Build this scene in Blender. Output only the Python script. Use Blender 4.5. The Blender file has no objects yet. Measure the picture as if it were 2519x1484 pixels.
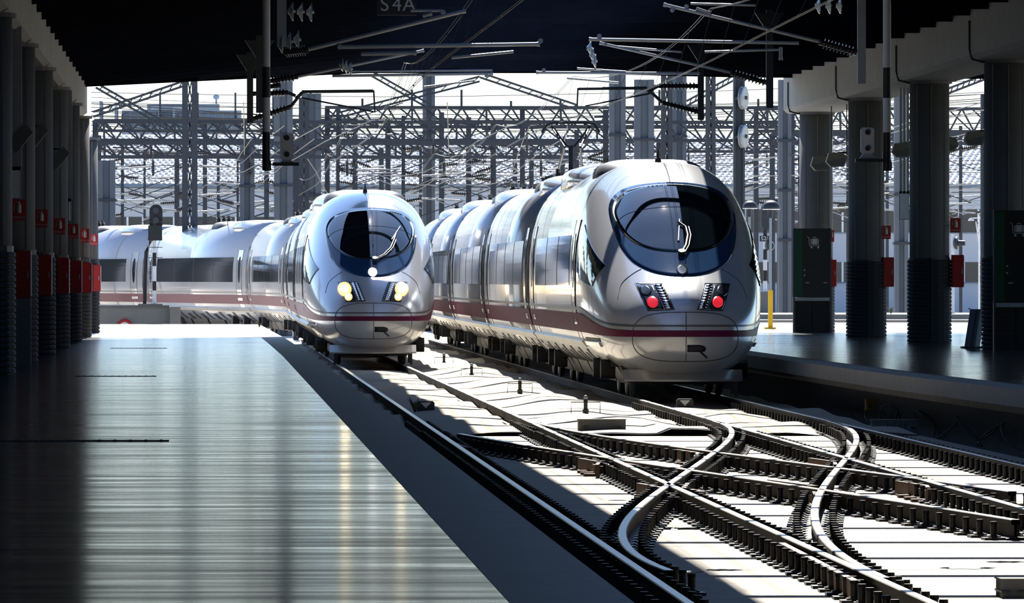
import bpy, math, random
import numpy as np
from mathutils import Vector, Matrix
random.seed(7)
R = math.radians
# ------------------------------------------------------------------ camera, sky, sun, exposure
FPX, VX, HY, H = 19000.0, 520.0, 685.0, 1.95      # focal length in px, vanishing point of the tracks, eye height over rail
sc = bpy.context.scene
cam = bpy.data.cameras.new('camera'); camo = bpy.data.objects.new('camera', cam)
sc.collection.objects.link(camo); sc.camera = camo
cam.sensor_width = 36.0; cam.lens = FPX / 2519 * 36.0; cam.clip_start = 0.5; cam.clip_end = 6000
camo.location = (0, 0, H)
camo.rotation_euler = (R(90) - math.atan(57 / FPX), 0, -math.atan(739.5 / FPX))
SUN_EL = 43.0
w = bpy.data.worlds.new('sky'); sc.world = w; w.use_nodes = True
nt = w.node_tree; bg = nt.nodes['Background']
sky = nt.nodes.new('ShaderNodeTexSky'); sky.sky_type = 'NISHITA'; sky.sun_disc = False
sky.sun_elevation = R(SUN_EL); sky.sun_rotation = 0; sky.air_density = 1.0; sky.dust_density = 0.2; sky.ozone_density = 1.0
tint = nt.nodes.new('ShaderNodeMix'); tint.data_type = 'RGBA'; tint.blend_type = 'MULTIPLY'; tint.inputs['Factor'].default_value = 1.0; tint.inputs['B'].default_value = (.82, .96, 1.18, 1)
nt.links.new(sky.outputs[0], tint.inputs['A']); nt.links.new(tint.outputs['Result'], bg.inputs[0]); bg.inputs[1].default_value = 0.19
sl = bpy.data.lights.new('sun', 'SUN'); sl.energy = 13.0; sl.angle = R(0.55); sl.color = (1.0, 0.95, 0.86)
so = bpy.data.objects.new('sun', sl); sc.collection.objects.link(so); so.rotation_euler = (R(-(90 - SUN_EL)), 0, 0)
sc.view_settings.view_transform = 'Standard'; sc.view_settings.look = 'None'
sc.view_settings.exposure = 0.0; sc.view_settings.gamma = 1.0; sc.view_settings.use_curve_mapping = False

COL = sc.collection
def P(px, py, Y):                       # photo pixel at track distance Y -> world point
    return Vector(((px - VX) * Y / FPX, Y, H - (py - HY) * Y / FPX))
def ground(px, py, z=0.0):
    Y = FPX * (H - z) / (py - HY); return Vector(((px - VX) * Y / FPX, Y, z))

# ------------------------------------------------------------------ materials
MATS = {}
def mat(name, c, rough=0.6, metal=0.0, vary=0.25, scale=3.0, bump=0.0, bscale=None, stretch=(1, 1, 1), emit=None, estr=0.0,
        spec=0.5, trans=0.0, rvary=0.0, coat=0.0, ior=1.45):
    if name in MATS: return MATS[name]
    m = bpy.data.materials.new(name); m.use_nodes = True; n = m.node_tree; b = n.nodes['Principled BSDF']
    tc = n.nodes.new('ShaderNodeTexCoord'); mp = n.nodes.new('ShaderNodeMapping'); mp.inputs['Scale'].default_value = stretch
    ge = n.nodes.new('ShaderNodeNewGeometry'); n.links.new(ge.outputs['Position'], mp.inputs[0])
    no = n.nodes.new('ShaderNodeTexNoise'); no.inputs['Scale'].default_value = scale; no.inputs['Detail'].default_value = 5
    n.links.new(mp.outputs[0], no.inputs['Vector'])
    mx = n.nodes.new('ShaderNodeMix'); mx.data_type = 'RGBA'
    mx.inputs['A'].default_value = tuple(x * (1 - vary) for x in c) + (1,)
    mx.inputs['B'].default_value = tuple(min(1, x * (1 + vary)) for x in c) + (1,)
    n.links.new(no.outputs['Fac'], mx.inputs['Factor']); n.links.new(mx.outputs['Result'], b.inputs['Base Color'])
    b.inputs['Roughness'].default_value = rough; b.inputs['Metallic'].default_value = metal
    b.inputs['Specular IOR Level'].default_value = spec; b.inputs['IOR'].default_value = ior
    b.inputs['Transmission Weight'].default_value = trans; b.inputs['Coat Weight'].default_value = coat
    if coat: b.inputs['Coat Roughness'].default_value = 0.06
    if rvary:
        mr = n.nodes.new('ShaderNodeMapRange'); mr.inputs['From Min'].default_value = 0.3; mr.inputs['From Max'].default_value = 0.7
        mr.inputs['To Min'].default_value = max(0.02, rough - rvary); mr.inputs['To Max'].default_value = rough + rvary
        n.links.new(no.outputs['Fac'], mr.inputs['Value']); n.links.new(mr.outputs[0], b.inputs['Roughness'])
    if bump:
        n2 = n.nodes.new('ShaderNodeTexNoise'); n2.inputs['Scale'].default_value = bscale or scale * 4; n2.inputs['Detail'].default_value = 4
        n.links.new(mp.outputs[0], n2.inputs['Vector'])
        bp = n.nodes.new('ShaderNodeBump'); bp.inputs['Strength'].default_value = bump; bp.inputs['Distance'].default_value = 0.02
        n.links.new(n2.outputs['Fac'], bp.inputs['Height']); n.links.new(bp.outputs[0], b.inputs['Normal'])
    if emit:
        b.inputs['Emission Color'].default_value = emit + (1,); b.inputs['Emission Strength'].default_value = estr
    MATS[name] = m; return m
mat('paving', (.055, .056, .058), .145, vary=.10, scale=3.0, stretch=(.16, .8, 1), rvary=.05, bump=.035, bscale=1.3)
mat('paving_sunlit', (.46, .45, .43), .7, vary=.12, scale=1.5)  # pale copy of the paving, sunlight painted in, for slabs past the roof shadow
mat('coping', (.10, .098, .095), .55, vary=.25, scale=4)
mat('coping_pale', (.24, .235, .225), .7, vary=.25, scale=4)
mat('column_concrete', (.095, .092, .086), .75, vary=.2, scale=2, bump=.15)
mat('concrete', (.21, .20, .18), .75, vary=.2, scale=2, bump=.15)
mat('concrete_dark', (.13, .13, .125), .8, vary=.3, scale=2)
mat('slab', (.275, .245, .200), .8, vary=.28, scale=1.6, bump=.12)
mat('sand', (.38, .335, .26), .9, vary=.3, scale=2.5, bump=.35, bscale=12)
mat('earth', (.55, .50, .42), .95, vary=.3, scale=.6)
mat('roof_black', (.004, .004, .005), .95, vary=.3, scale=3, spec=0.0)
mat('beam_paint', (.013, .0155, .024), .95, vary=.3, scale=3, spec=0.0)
mat('black', (.012, .012, .014), .5, vary=.3)
mat('rubber', (.015, .015, .015), .8, vary=.3)
mat('cladding', (.016, .017, .019), .65, vary=.3, scale=5, spec=.25)
mat('rail_side', (.022, .015, .011), .7, metal=.2, vary=.4, scale=8)
mat('rail_top', (.50, .46, .40), .30, metal=.6, vary=.15, scale=6)
mat('rust', (.085, .042, .022), .7, metal=.2, vary=.4, scale=10)
mat('bolt', (.016, .014, .013), .4, metal=.2, vary=.3, scale=20)
mat('silver', (.56, .575, .61), .24, metal=.30, vary=.03, scale=1.0, coat=.5)
mat('silver_low', (.55, .53, .49), .30, metal=.4, vary=.08, scale=2.0, coat=.3)
mat('purple', (.12, .012, .050), .45, vary=.08, spec=.2)
mat('grey_line', (.10, .11, .12), .3, vary=.1)
mat('visor', (.016, .042, .100), .07, vary=.06, spec=.3)
mat('glass', (.006, .010, .014), .04, vary=.1, spec=.45)
mat('wind_glass', (.003, .006, .009), .03, vary=.1, spec=1.0, ior=1.5)
mat('lens', (.03, .035, .045), .1, vary=.1, coat=.5)
mat('chrome', (.75, .76, .78), .12, metal=1.0, vary=.05)
mat('lamp_glow', (1, .85, .6), .3, emit=(1.0, .46, .10), estr=1.9, vary=0)  # orange glow painted round the lamp cores in place of bloom
mat('head_core', (1, .95, .8), .3, emit=(1.0, .76, .40), estr=130, vary=0)
mat('lamp_core', (1, .95, .85), .3, emit=(1.0, .93, .80), estr=24, vary=0)
mat('tail_lamp', (.6, .01, .02), .2, emit=(1.0, .03, .05), estr=.65, vary=.1, scale=30)
mat('red', (.34, .012, .012), .35, vary=.12)
mat('sign_red', (.42, .02, .02), .4, vary=.08)
mat('cream', (.55, .52, .42), .5, vary=.08)
mat('white', (.75, .76, .77), .5, vary=.08)
mat('galv', (.30, .32, .34), .45, metal=.5, vary=.2, scale=6)
mat('pole_grey', (.42, .43, .44), .5, vary=.15)
mat('steel_dark', (.045, .05, .055), .5, metal=.4, vary=.25)
mat('blue_steel', (.034, .042, .055), .6, metal=.2, vary=.25, scale=4)
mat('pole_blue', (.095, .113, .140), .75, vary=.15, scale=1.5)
mat('wire', (.07, .068, .066), .5, metal=.3, vary=.2)
mat('porcelain', (.035, .028, .026), .2, vary=.2, coat=.5)
mat('glass_disc', (.60, .66, .66), .1, vary=.1, coat=.8)
mat('tile_roof', (.70, .70, .70), .5, vary=.12, scale=2)
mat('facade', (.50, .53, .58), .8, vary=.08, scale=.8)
mat('facade_trim', (.16, .22, .30), .7, vary=.1)
mat('window_dark', (.055, .05, .045), .25, vary=.2, scale=.7)
mat('far_block', (.19, .25, .33), .8, vary=.15, scale=.3)  # far colours are bluish grey to paint in the distance haze
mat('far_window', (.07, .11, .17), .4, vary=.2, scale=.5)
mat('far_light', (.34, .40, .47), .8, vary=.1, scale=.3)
mat('yellow', (.72, .42, .01), .5, vary=.1)
mat('machine', (.014, .016, .016), .3, vary=.2, coat=.3)
mat('green', (.004, .05, .022), .35, vary=.15)
mat('icon', (.42, .41, .38), .6, vary=.05)
mat('weed', (.12, .13, .05), .8, vary=.3)
mat('hatch_line', (.05, .05, .055), .5, vary=.1)
mat('board', (.05, .055, .065), .35, metal=.5, vary=.2)
mat('screen', (.7, .75, .8), .35, vary=.15, scale=4)
mat('water', (.05, .05, .05), .04, vary=.1, spec=.8)
mat('lamp_box', (.20, .185, .15), .6, vary=.15)

# ------------------------------------------------------------------ mesh building
def root_of(o):
    while o.parent: o = o.parent
    return o
class MB:
    def __init__(s): s.v = []; s.f = []; s.smooth = False; s.mi = []; s.cur = 0
    def add(s, vs, fs):
        o = len(s.v); s.v += [Vector(v) for v in vs]; s.f += [tuple(i + o for i in f) for f in fs]; s.mi += [s.cur] * len(fs); return s
    def box(s, x0, x1, y0, y1, z0, z1):
        return s.add([(x0, y0, z0), (x1, y0, z0), (x1, y1, z0), (x0, y1, z0), (x0, y0, z1), (x1, y0, z1), (x1, y1, z1), (x0, y1, z1)],
                     [(0, 3, 2, 1), (4, 5, 6, 7), (0, 1, 5, 4), (1, 2, 6, 5), (2, 3, 7, 6), (3, 0, 4, 7)])
    def bar(s, a, b, w, h=None, up=(0, 0, 1)):
        a, b = Vector(a), Vector(b); h = h or w; d = (b - a).normalized(); up = Vector(up)
        if abs(d.dot(up)) > .98: up = Vector((0, 1, 0))
        x = d.cross(up).normalized() * w / 2; y = x.normalized().cross(d).normalized() * h / 2
        return s.add([a - x - y, a + x - y, a + x + y, a - x + y, b - x - y, b + x - y, b + x + y, b - x + y],
                     [(0, 1, 2, 3), (7, 6, 5, 4), (0, 4, 5, 1), (1, 5, 6, 2), (2, 6, 7, 3), (3, 7, 4, 0)])
    def cyl(s, a, b, r, n=10, r2=None):
        return s.lathe(a, b, [(0, r), (1, r if r2 is None else r2)], n)
    def lathe(s, a, b, prof, n=12):      # prof: (t along a->b, radius)
        a, b = Vector(a), Vector(b); d = b - a; dn = d.normalized()
        up = Vector((0, 0, 1)) if abs(dn.z) < .9 else Vector((1, 0, 0))
        x = dn.cross(up).normalized(); y = dn.cross(x).normalized(); vs = []; fs = []
        for t, r in prof:
            for k in range(n):
                q = 2 * math.pi * k / n; vs.append(a + d * t + (x * math.cos(q) + y * math.sin(q)) * r)
        m = len(prof)
        for i in range(m - 1):
            for k in range(n):
                k2 = (k + 1) % n; fs.append((i * n + k, i * n + k2, (i + 1) * n + k2, (i + 1) * n + k))
        fs.append(tuple(range(n))[::-1]); fs.append(tuple((m - 1) * n + k for k in range(n)))
        return s.add(vs, fs)
    def tube(s, pts, r, n=6, closed=False):
        pts = [Vector(p) for p in pts]; vs = []; fs = []; m = len(pts)
        for i, p in enumerate(pts):
            a = pts[(i - 1) % m] if (closed or i) else pts[i]; b = pts[(i + 1) % m] if (closed or i < m - 1) else pts[i]
            d = (b - a).normalized(); up = Vector((0, 0, 1)) if abs(d.z) < .95 else Vector((1, 0, 0))
            x = d.cross(up).normalized(); y = d.cross(x).normalized()
            for k in range(n):
                q = 2 * math.pi * k / n; vs.append(p + (x * math.cos(q) + y * math.sin(q)) * r)
        for i in range(m if closed else m - 1):
            j = (i + 1) % m
            for k in range(n):
                k2 = (k + 1) % n; fs.append((i * n + k, i * n + k2, j * n + k2, j * n + k))
        if not closed: fs.append(tuple(range(n))[::-1]); fs.append(tuple((m - 1) * n + k for k in range(n)))
        return s.add(vs, fs)
    def prism(s, poly, d):               # planar polygon (3d points) extruded by vector d
        n = len(poly); d = Vector(d); vs = [Vector(p) for p in poly] + [Vector(p) + d for p in poly]
        fs = [tuple(range(n))[::-1], tuple(range(n, 2 * n))] + [(k, (k + 1) % n, n + (k + 1) % n, n + k) for k in range(n)]
        return s.add(vs, fs)
    def sphere(s, c, r, n=14, m=8, zs=1.0, lo=-90):
        c = Vector(c); vs = []; fs = []
        for i in range(m + 1):
            a = R(lo + (90 - lo) * i / m)
            for k in range(n):
                q = 2 * math.pi * k / n; vs.append(c + Vector((math.cos(a) * math.cos(q) * r, math.cos(a) * math.sin(q) * r, math.sin(a) * r * zs)))
        for i in range(m):
            for k in range(n):
                k2 = (k + 1) % n; fs.append((i * n + k, i * n + k2, (i + 1) * n + k2, (i + 1) * n + k))
        fs.append(tuple(range(n))[::-1]); return s.add(vs, fs)
    def build(s, name, m, parent=None, smooth=None, kind=None, label=None, cat=None, group=None, origin=None):
        if parent is not None: off = root_of(parent).location.copy()
        elif origin is not None: off = Vector(origin)
        else:
            xs = [v.x for v in s.v]; ys = [v.y for v in s.v]; off = Vector(((min(xs) + max(xs)) / 2, (min(ys) + max(ys)) / 2, min(v.z for v in s.v)))
        me = bpy.data.meshes.new(name); me.from_pydata([tuple(v - off) for v in s.v], [], s.f)
        ms = m if isinstance(m, (list, tuple)) else [m]
        for q in ms: me.materials.append(MATS[q])
        if len(ms) > 1: me.polygons.foreach_set('material_index', s.mi)
        if smooth or (smooth is None and s.smooth): me.polygons.foreach_set('use_smooth', [True] * len(me.polygons))
        me.update()
        o = bpy.data.objects.new(name, me); COL.objects.link(o)
        if parent is not None: o.parent = parent
        else: o.location = off
        tag(o, label, cat, group, kind); return o
def tag(o, label=None, cat=None, group=None, kind=None):
    if label: o['label'] = label
    if cat: o['category'] = cat
    if group: o['group'] = group
    if kind: o['kind'] = kind
    return o
def thing(name, loc, label=None, cat=None, group=None, kind=None):
    o = bpy.data.objects.new(name, None); COL.objects.link(o); o.location = loc; o.empty_display_size = .2
    return tag(o, label, cat, group, kind)
def inst(name, me, parent, world_loc, rotz=0):
    o = bpy.data.objects.new(name, me); COL.objects.link(o); o.parent = parent
    o.location = Vector(world_loc) - root_of(parent).location; o.rotation_euler = (0, 0, rotz); return o
def mesh_of(mb, name, m, smooth=False):
    me = bpy.data.meshes.new(name); me.from_pydata([tuple(v) for v in mb.v], [], mb.f); me.materials.append(MATS[m])
    if smooth: me.polygons.foreach_set('use_smooth', [True] * len(me.polygons))
    me.update(); return me
def text(name, s, size, centre, m, parent, depth=.004):       # lettering facing the camera side (-Y)
    cu = bpy.data.curves.new(name, 'FONT'); cu.body = s; cu.size = size; cu.align_x = 'CENTER'; cu.align_y = 'CENTER'; cu.extrude = depth
    t = bpy.data.objects.new(name, cu); COL.objects.link(t)
    dg = bpy.context.evaluated_depsgraph_get(); me = bpy.data.meshes.new_from_object(t.evaluated_get(dg))
    bpy.data.objects.remove(t); bpy.data.curves.remove(cu)
    off = root_of(parent).location if parent else Vector()
    for v in me.vertices: v.co = Vector((v.co.x, -v.co.z, v.co.y)) + Vector(centre) - off
    me.materials.clear(); me.materials.append(MATS[m]); me.name = name
    o = bpy.data.objects.new(name, me); COL.objects.link(o); o.parent = parent; return o
def pl(pts):
    xs, ys = zip(*pts); return lambda v: float(np.interp(v, xs, ys))
def pchip(pts):
    x = np.array([p[0] for p in pts], float); y = np.array([p[1] for p in pts], float); h = np.diff(x); dl = np.diff(y) / h
    d = np.zeros(len(x)); d[0] = dl[0]; d[-1] = dl[-1]
    for i in range(1, len(x) - 1):
        if dl[i - 1] * dl[i] > 0:
            w1 = 2 * h[i] + h[i - 1]; w2 = h[i] + 2 * h[i - 1]; d[i] = (w1 + w2) / (w1 / dl[i - 1] + w2 / dl[i])
    def f(v):
        v = min(max(v, x[0]), x[-1]); i = min(int(np.searchsorted(x, v, 'right')) - 1, len(x) - 2); t = (v - x[i]) / h[i]
        return float((2*t**3-3*t*t+1)*y[i] + (t**3-2*t*t+t)*h[i]*d[i] + (-2*t**3+3*t*t)*y[i+1] + (t**3-t*t)*h[i]*d[i+1])
    N = 7200; lo = float(x[0]); st = float(x[-1] - x[0]) / N; tab = [f(lo + st*k) for k in range(N + 1)] + [float(y[-1])]
    def g(v):
        q = (v - lo) / st
        if q <= 0: return tab[0]
        if q >= N: return tab[N]
        i = int(q); return tab[i] + (tab[i+1] - tab[i]) * (q - i)
    return g

# ------------------------------------------------------------------ ground and track bed
ZP, ZPR = .65, .60                       # platform tops, left and right
b = MB(); b.box(-400, 700, -60, 2500, -.9, -.45); b.build('ground', 'earth', kind='structure')
tb = thing('track_bed', (5.5, 40, -.45), kind='structure')
b = MB(); b.box(1.75, 9.6, 30, 104, -.45, -.24); b.build('bed_base', 'concrete_dark', tb)
Y = 41.0
while Y < 103:
    y1 = min(Y + 4.97, 103.9); b = MB(); b.box(1.85, 9.55, Y, y1, -.30, -.17); b.build('slab', 'slab', tb); Y += 5.0
def bedz(x, y):
    c = 0
    for tc in (3.61, 7.69): c = max(c, .03 * math.exp(-((x - tc) / .4) ** 2))
    mid = .10 * math.exp(-((x - 5.65) / .6) ** 2)
    rp = .022 * math.sin(y * .9 + 1.7 * math.sin(x * 1.3) + .6 * math.sin(y * .21)) + .02 * math.sin(x * 2.6 + y * .33) + .014 * math.sin(x * 5.1 - y * .55)
    mid *= min(1, max(0, (y - 106) / 6)) if x < 6.1 else 1
    return -.135 + c + mid * (.8 + .5 * math.sin(y * .31)) + rp
b = MB(); NX, NY = 44, 190; vs = []; fs = []
for j in range(NY + 1):
    y = 103.6 + (245 - 103.6) * j / NY
    for i in range(NX + 1):
        x = 1.8 + 7.7 * i / NX; vs.append((x, y, bedz(x, y)))
for j in range(NY):
    for i in range(NX): q = j * (NX + 1) + i; fs.append((q, q + 1, q + NX + 2, q + NX + 1))
b.add(vs, fs); b.build('sand_bed', 'sand', tb, smooth=True)
for (px, py, dx) in ((1600, 1302, 110), (1500, 1232, 30), (1640, 1408, 70), (1745, 1404, 60), (1130, 1042, 60), (2330, 1400, 90), (2440, 1385, 60), (1010, 990, 40)):
    c = ground(px + dx * .6, py, -.168); b = MB(); n = 22; s = dx * .5 * c.y / FPX * 1.4
    b.prism([(c.x + s * math.cos(2*math.pi*k/n) * (1 + .25 * math.sin(3*k + px)), c.y + .55 * s * 2 * math.sin(2*math.pi*k/n) * (1 + .3 * math.sin(2*k + py)), -.1688) for k in range(n)], (0, 0, .0018))
    b.build('puddle', 'water', tb)

# ------------------------------------------------------------------ platforms
pf = thing('platform_left', (-2, 40, -.45), kind='structure')
edge_l = pl([(30, 1.70), (130, 1.70), (165, 1.62), (219, 1.36)])
b = MB(); b.box(-8.9, 1.30, -16, 219, -.45, ZP - .2); b.build('platform_core', 'concrete_dark', pf)
b = MB(); b.box(1.30, 1.50, -16, 165, -.45, ZP - .2); b.build('platform_wall', 'concrete_dark', pf)
ys = [-16, 24.2, 37.5, 50.8, 64.1, 77.4, 90.7, 104, 117.3, 130.6, 143.9, 157.2, 170.5, 183.8, 201, 219]
for a, c in zip(ys[:-1], ys[1:]):
    b = MB(); e0 = edge_l(a) - .5; e1 = edge_l(c) - .5; g = .012
    b.prism([(-8.9, a + g, ZP - .2), (e0 - .008, a + g, ZP - .2), (e1 - .008, c - g, ZP - .2), (-8.9, c - g, ZP - .2)], (0, 0, .2)); b.build('paving_slab', 'paving' if a < 170 else 'paving_sunlit', pf)  # outer slabs take the paler colour with sunlight painted in
Y = 30.0
while Y < 219:
    y1 = min(Y + 3.3, 219); b = MB(); e0, e1 = edge_l(Y), edge_l(y1)
    b.prism([(e0 - .5, Y + .004, ZP - .24), (e0, Y + .004, ZP - .24), (e1, y1 - .004, ZP - .24), (e1 - .5, y1 - .004, ZP - .24)], (0, 0, .235)); b.build('coping_stone', 'coping' if Y < 164 else 'paving_sunlit', pf); Y += 3.3
for (x0, x1, py) in ((272, 411, 857), (185, 385, 926), (-40, 416, 1085)):
    a = ground(x0, py, ZP); c = ground(x1, py, ZP); b = MB(); b.box(a.x, c.x, a.y - .18, a.y + .18, ZP - .02, ZP + .006)
    for k in range(12):
        x = a.x + (c.x - a.x) * (k + .5) / 12; b.box(x - .01, x + .01, a.y - .17, a.y + .17, ZP + .006, ZP + .010)
    b.build('drain_grate', 'black', pf)
pr = thing('platform_right', (14, 40, -.45), kind='structure')
edge_r = pl([(40, 10.2), (92, 9.85), (110, 9.55), (135, 9.45), (160, 9.5), (235, 10.6)])
b = MB(); b.box(10.9, 42, 20, 235, -.45, ZPR - .2); b.build('platform_core', 'concrete_dark', pr)
ys = list(np.arange(24, 236, 14.0)) + [235]
for a, c in zip(ys[:-1], ys[1:]):
    b = MB(); g = .012
    b.prism([(edge_r(a) + .55, a + g, ZPR - .2), (42, a + g, ZPR - .2), (42, c - g, ZPR - .2), (edge_r(c) + .55, c - g, ZPR - .2)], (0, 0, .2)); b.build('paving_slab', 'paving' if a < 185 else 'paving_sunlit', pr)
Y = 40.0
while Y < 235:
    y1 = min(Y + 3.3, 235); b = MB(); e0, e1 = edge_r(Y), edge_r(y1)
    b.prism([(e0, Y + .006, ZPR - .22), (e0 + .545, Y + .006, ZPR - .22), (e1 + .545, y1 - .006, ZPR - .22), (e1, y1 - .006, ZPR - .22)], (0, 0, .215)); b.build('coping_stone', 'coping_pale', pr)
    b = MB(); b.prism([(e0 + .14, Y, ZPR - .32), (e0 + .545, Y, ZPR - .32), (e1 + .545, y1, ZPR - .32), (e1 + .14, y1, ZPR - .32)], (0, 0, .10)); b.build('coping_ledge', 'coping_pale', pr)
    b = MB(); b.prism([(e0 + .4, Y, -.45), (e0 + 1.2, Y, -.45), (e1 + 1.2, y1, -.45), (e1 + .4, y1, -.45)], (0, 0, ZPR - .32 + .45)); b.build('platform_wall', 'concrete_dark', pr); Y += 3.3
# platform beyond, raised kerb behind the right-hand columns
b = MB(); b.box(9, 60, 246, 250, -.45, .62); b.build('kerb_wall', 'concrete', kind='structure')
b = MB(); b.box(9, 60, 250.01, 262, -.45, .78); b.build('far_platform', 'slab', kind='structure')

# ------------------------------------------------------------------ roof
zroof = pl([(-12, 6.05), (-3, 6.12), (3.6, 6.86), (8.3, 6.92), (13, 6.95), (30, 7.0)])
yend = pl([(-12, 164), (-3, 168), (3.6, 184), (8.3, 186), (13, 191), (30, 196)])
rf = thing('ceiling', (5, 80, 6.0), kind='structure')
for us in ([-12, -3, .3, 3.6], [8.3, 10.6, 13, 21, 30]):
    b = MB()
    for u0, u1 in zip(us[:-1], us[1:]):
        b.prism([(u0, -20, zroof(u0) + .272), (u1, -20, zroof(u1) + .272), (u1, yend(u1), zroof(u1) + .272), (u0, yend(u0), zroof(u0) + .272)], (0, 0, .2))
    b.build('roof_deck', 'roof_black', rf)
Y = -18.0
while Y < 196:
    us = [u for u in (-12, -7.5, -3, .3, 3.6, 6, 8.3, 10.6, 13, 17, 21, 25.5, 30) if yend(u) >= Y]
    if len(us) > 1:
        if us[0] > -12:
            lo, hi = -12.0, us[0]
            for _ in range(30):
                m_ = (lo + hi) / 2
                if yend(m_) >= Y: hi = m_
                else: lo = m_
            us = [hi] + us
        b = MB()
        for u0, u1 in zip(us[:-1], us[1:]):
            if u1 - u0 < .02: continue
            b.prism([(u0, Y - .06, zroof(u0)), (u1, Y - .06, zroof(u1)), (u1, Y - .06, zroof(u1) + .27), (u0, Y - .06, zroof(u0) + .27)], (0, .12, 0))
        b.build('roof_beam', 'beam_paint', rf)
    Y += 3.5
# fascia along the roof end
b = MB(); us = [-12, -3, 0, 3.6, 8.3, 13, 30]
for u0, u1 in zip(us[:-1], us[1:]):
    b.prism([(u0, yend(u0), zroof(u0) - .02), (u1, yend(u1), zroof(u1) - .02), (u1, yend(u1), zroof(u1) + .5), (u0, yend(u0), zroof(u0) + .5)], (0, .12, 0))
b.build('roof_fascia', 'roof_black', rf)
b = MB(); b.box(-9.3, -9.0, -18, 164, -.45, 6.9); b.build('wall_left', 'concrete_dark', kind='structure')
b = MB(); b.box(-9.3, 30, -19, -18.2, -.45, 7.4); b.build('wall_back', 'concrete_dark', kind='structure')
b = MB(); b.box(30.05, 30.4, -18, 120, -.45, 7.4); b.build('wall_right', 'concrete_dark', kind='structure')
COLL = [91.7, 105, 118.6, 132, 145.5, 158.8, 171.5, 184]
COLR = [131.2, 146.6, 162.3, 178, 192.8]
bl = thing('trim_1', (-3.2, 90, 5.55), kind='structure')
ys = [38.5, 51.8, 65.1, 78.4] + COLL[:-1]
for a, c in zip(ys[:-1], ys[1:]):
    b = MB(); b.prism([(-3.55, a + .03, 5.62), (-3.45, a + .03, 5.55), (-2.85, a + .03, 5.55), (-2.75, a + .03, 5.62), (-2.75, a + .03, 6.56), (-3.55, a + .03, 6.56)], (0, c - a - .06, 0)); b.build('concrete_beam', 'concrete', bl)
br = thing('trim_2', (15, 120, 6.1), kind='structure')
ys = [69, 84.6, 100.1, 115.7] + COLR + [194.5]
for a, c in zip(ys[:-1], ys[1:]):
    b = MB(); b.prism([(14.42, a + .03, 6.2), (14.52, a + .03, 6.11), (15.7, a + .03, 6.11), (15.8, a + .03, 6.2), (15.8, a + .03, 7.38), (14.42, a + .03, 7.38)], (0, c - a - .06, 0)); b.build('concrete_beam', 'concrete', br)

# ------------------------------------------------------------------ rails
PROF = [(-.075, -.17), (.075, -.17), (.075, -.155), (.012, -.14), (.012, -.045), (.036, -.038), (.036, -.006), (.028, 0), (-.028, 0), (-.036, -.006), (-.036, -.038), (-.012, -.045), (-.012, -.14), (-.075, -.155)]
def px_u(pts): return [((FPX * H) / (py - HY), (px - VX) / (py - HY) * H) for px, py in pts]
bb = MB(); bb.lathe((0, 0, 0), (0, 0, .13), [(0, .038), (.16, .038), (.16, .026), (.8, .026), (.82, .030), (1, .028)], 10); BOLT = mesh_of(bb, 'bolt', 'bolt')
bb = MB(); bb.box(-.24, .24, -.09, .09, 0, .022); bb.box(-.20, -.10, -.05, .05, .022, .034); bb.box(.10, .20, -.05, .05, .022, .034); PLATE = mesh_of(bb, 'base_plate', 'bolt')
RAILS = []
def rail(ufun, y0, y1, label, near=46, detail=100):
    ys = list(np.arange(y0, y1, 1.0)) + [y1]
    b = MB(); n = len(PROF); vs = []; fs = []
    for y in ys:
        u = ufun(y); vs += [(u + p[0], y, p[1]) for p in PROF]
    mi = []
    for i in range(len(ys) - 1):
        for k in range(n):
            k2 = (k + 1) % n; fs.append((i*n + k, i*n + k2, (i+1)*n + k2, (i+1)*n + k)); mi.append(1 if k in (6, 7, 8) else 0)
    b.add(vs, fs); b.mi = mi
    root = thing('rail', (ufun(y0), y0, -.17), label, 'rail', 'rails of the crossover')
    b.build('rail_bar', ['rail_side', 'rail_top'], root)
    far = MB(); y = max(y0, near) + random.random() * .3
    while y < min(y1, 124):
        u = ufun(y); du = (ufun(y + .3) - u) / .3; a = -math.atan(du)
        if y < detail:
            inst('base_plate', PLATE, root, (u, y, -.17), a)
            for s in (-1, 1): inst('bolt', BOLT, root, (u + s * .15, y, -.15), a)
        elif u > 5.2 or y < 108:
            far.box(u - .22, u + .22, y - .09, y + .09, -.17, -.145)
            for s in (-1, 1): far.box(u + s*.15 - .022, u + s*.15 + .022, y - .022, y + .022, -.145, -.04)
        y += .6
    if far.v: far.build('far_fasteners', 'bolt', root, kind='stuff')
    return root
UL1, UL2, UR1, UR2 = 1.472 * H, 2.225 * H, 3.54 * H, 4.35 * H
rail(lambda y: UL1, 41, 245, 'straight running rail nearest the platform coping')
rail(lambda y: UL2, 41, 245, "far straight rail of the left train's track")
rail(lambda y: UR1, 41, 245, "straight rail under the left side of the right-hand train")
rail(lambda y: UR2, 41, 245, 'straight rail nearest the right-hand platform')
def fit(pts, deg, y0, y1):
    q = px_u(pts); Ys = np.array([a for a, _ in q]); us = np.array([c for _, c in q]); m, s = Ys.mean(), Ys.std()
    co = np.polyfit((Ys - m) / s, us, deg); return lambda y: float(np.polyval(co, (min(max(y, y0), y1) - m) / s))
C1 = [(1123, 1066), (1194, 1078.6), (1266, 1091), (1358, 1102), (1451, 1116), (1488, 1129), (1556, 1138), (1638, 1150), (1688, 1153), (1712, 1158), (1770, 1165), (1838, 1177), (1899, 1189), (1964, 1195.6), (2042, 1207), (2133, 1219), (2251, 1240), (2369, 1262), (2519, 1282)]
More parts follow.
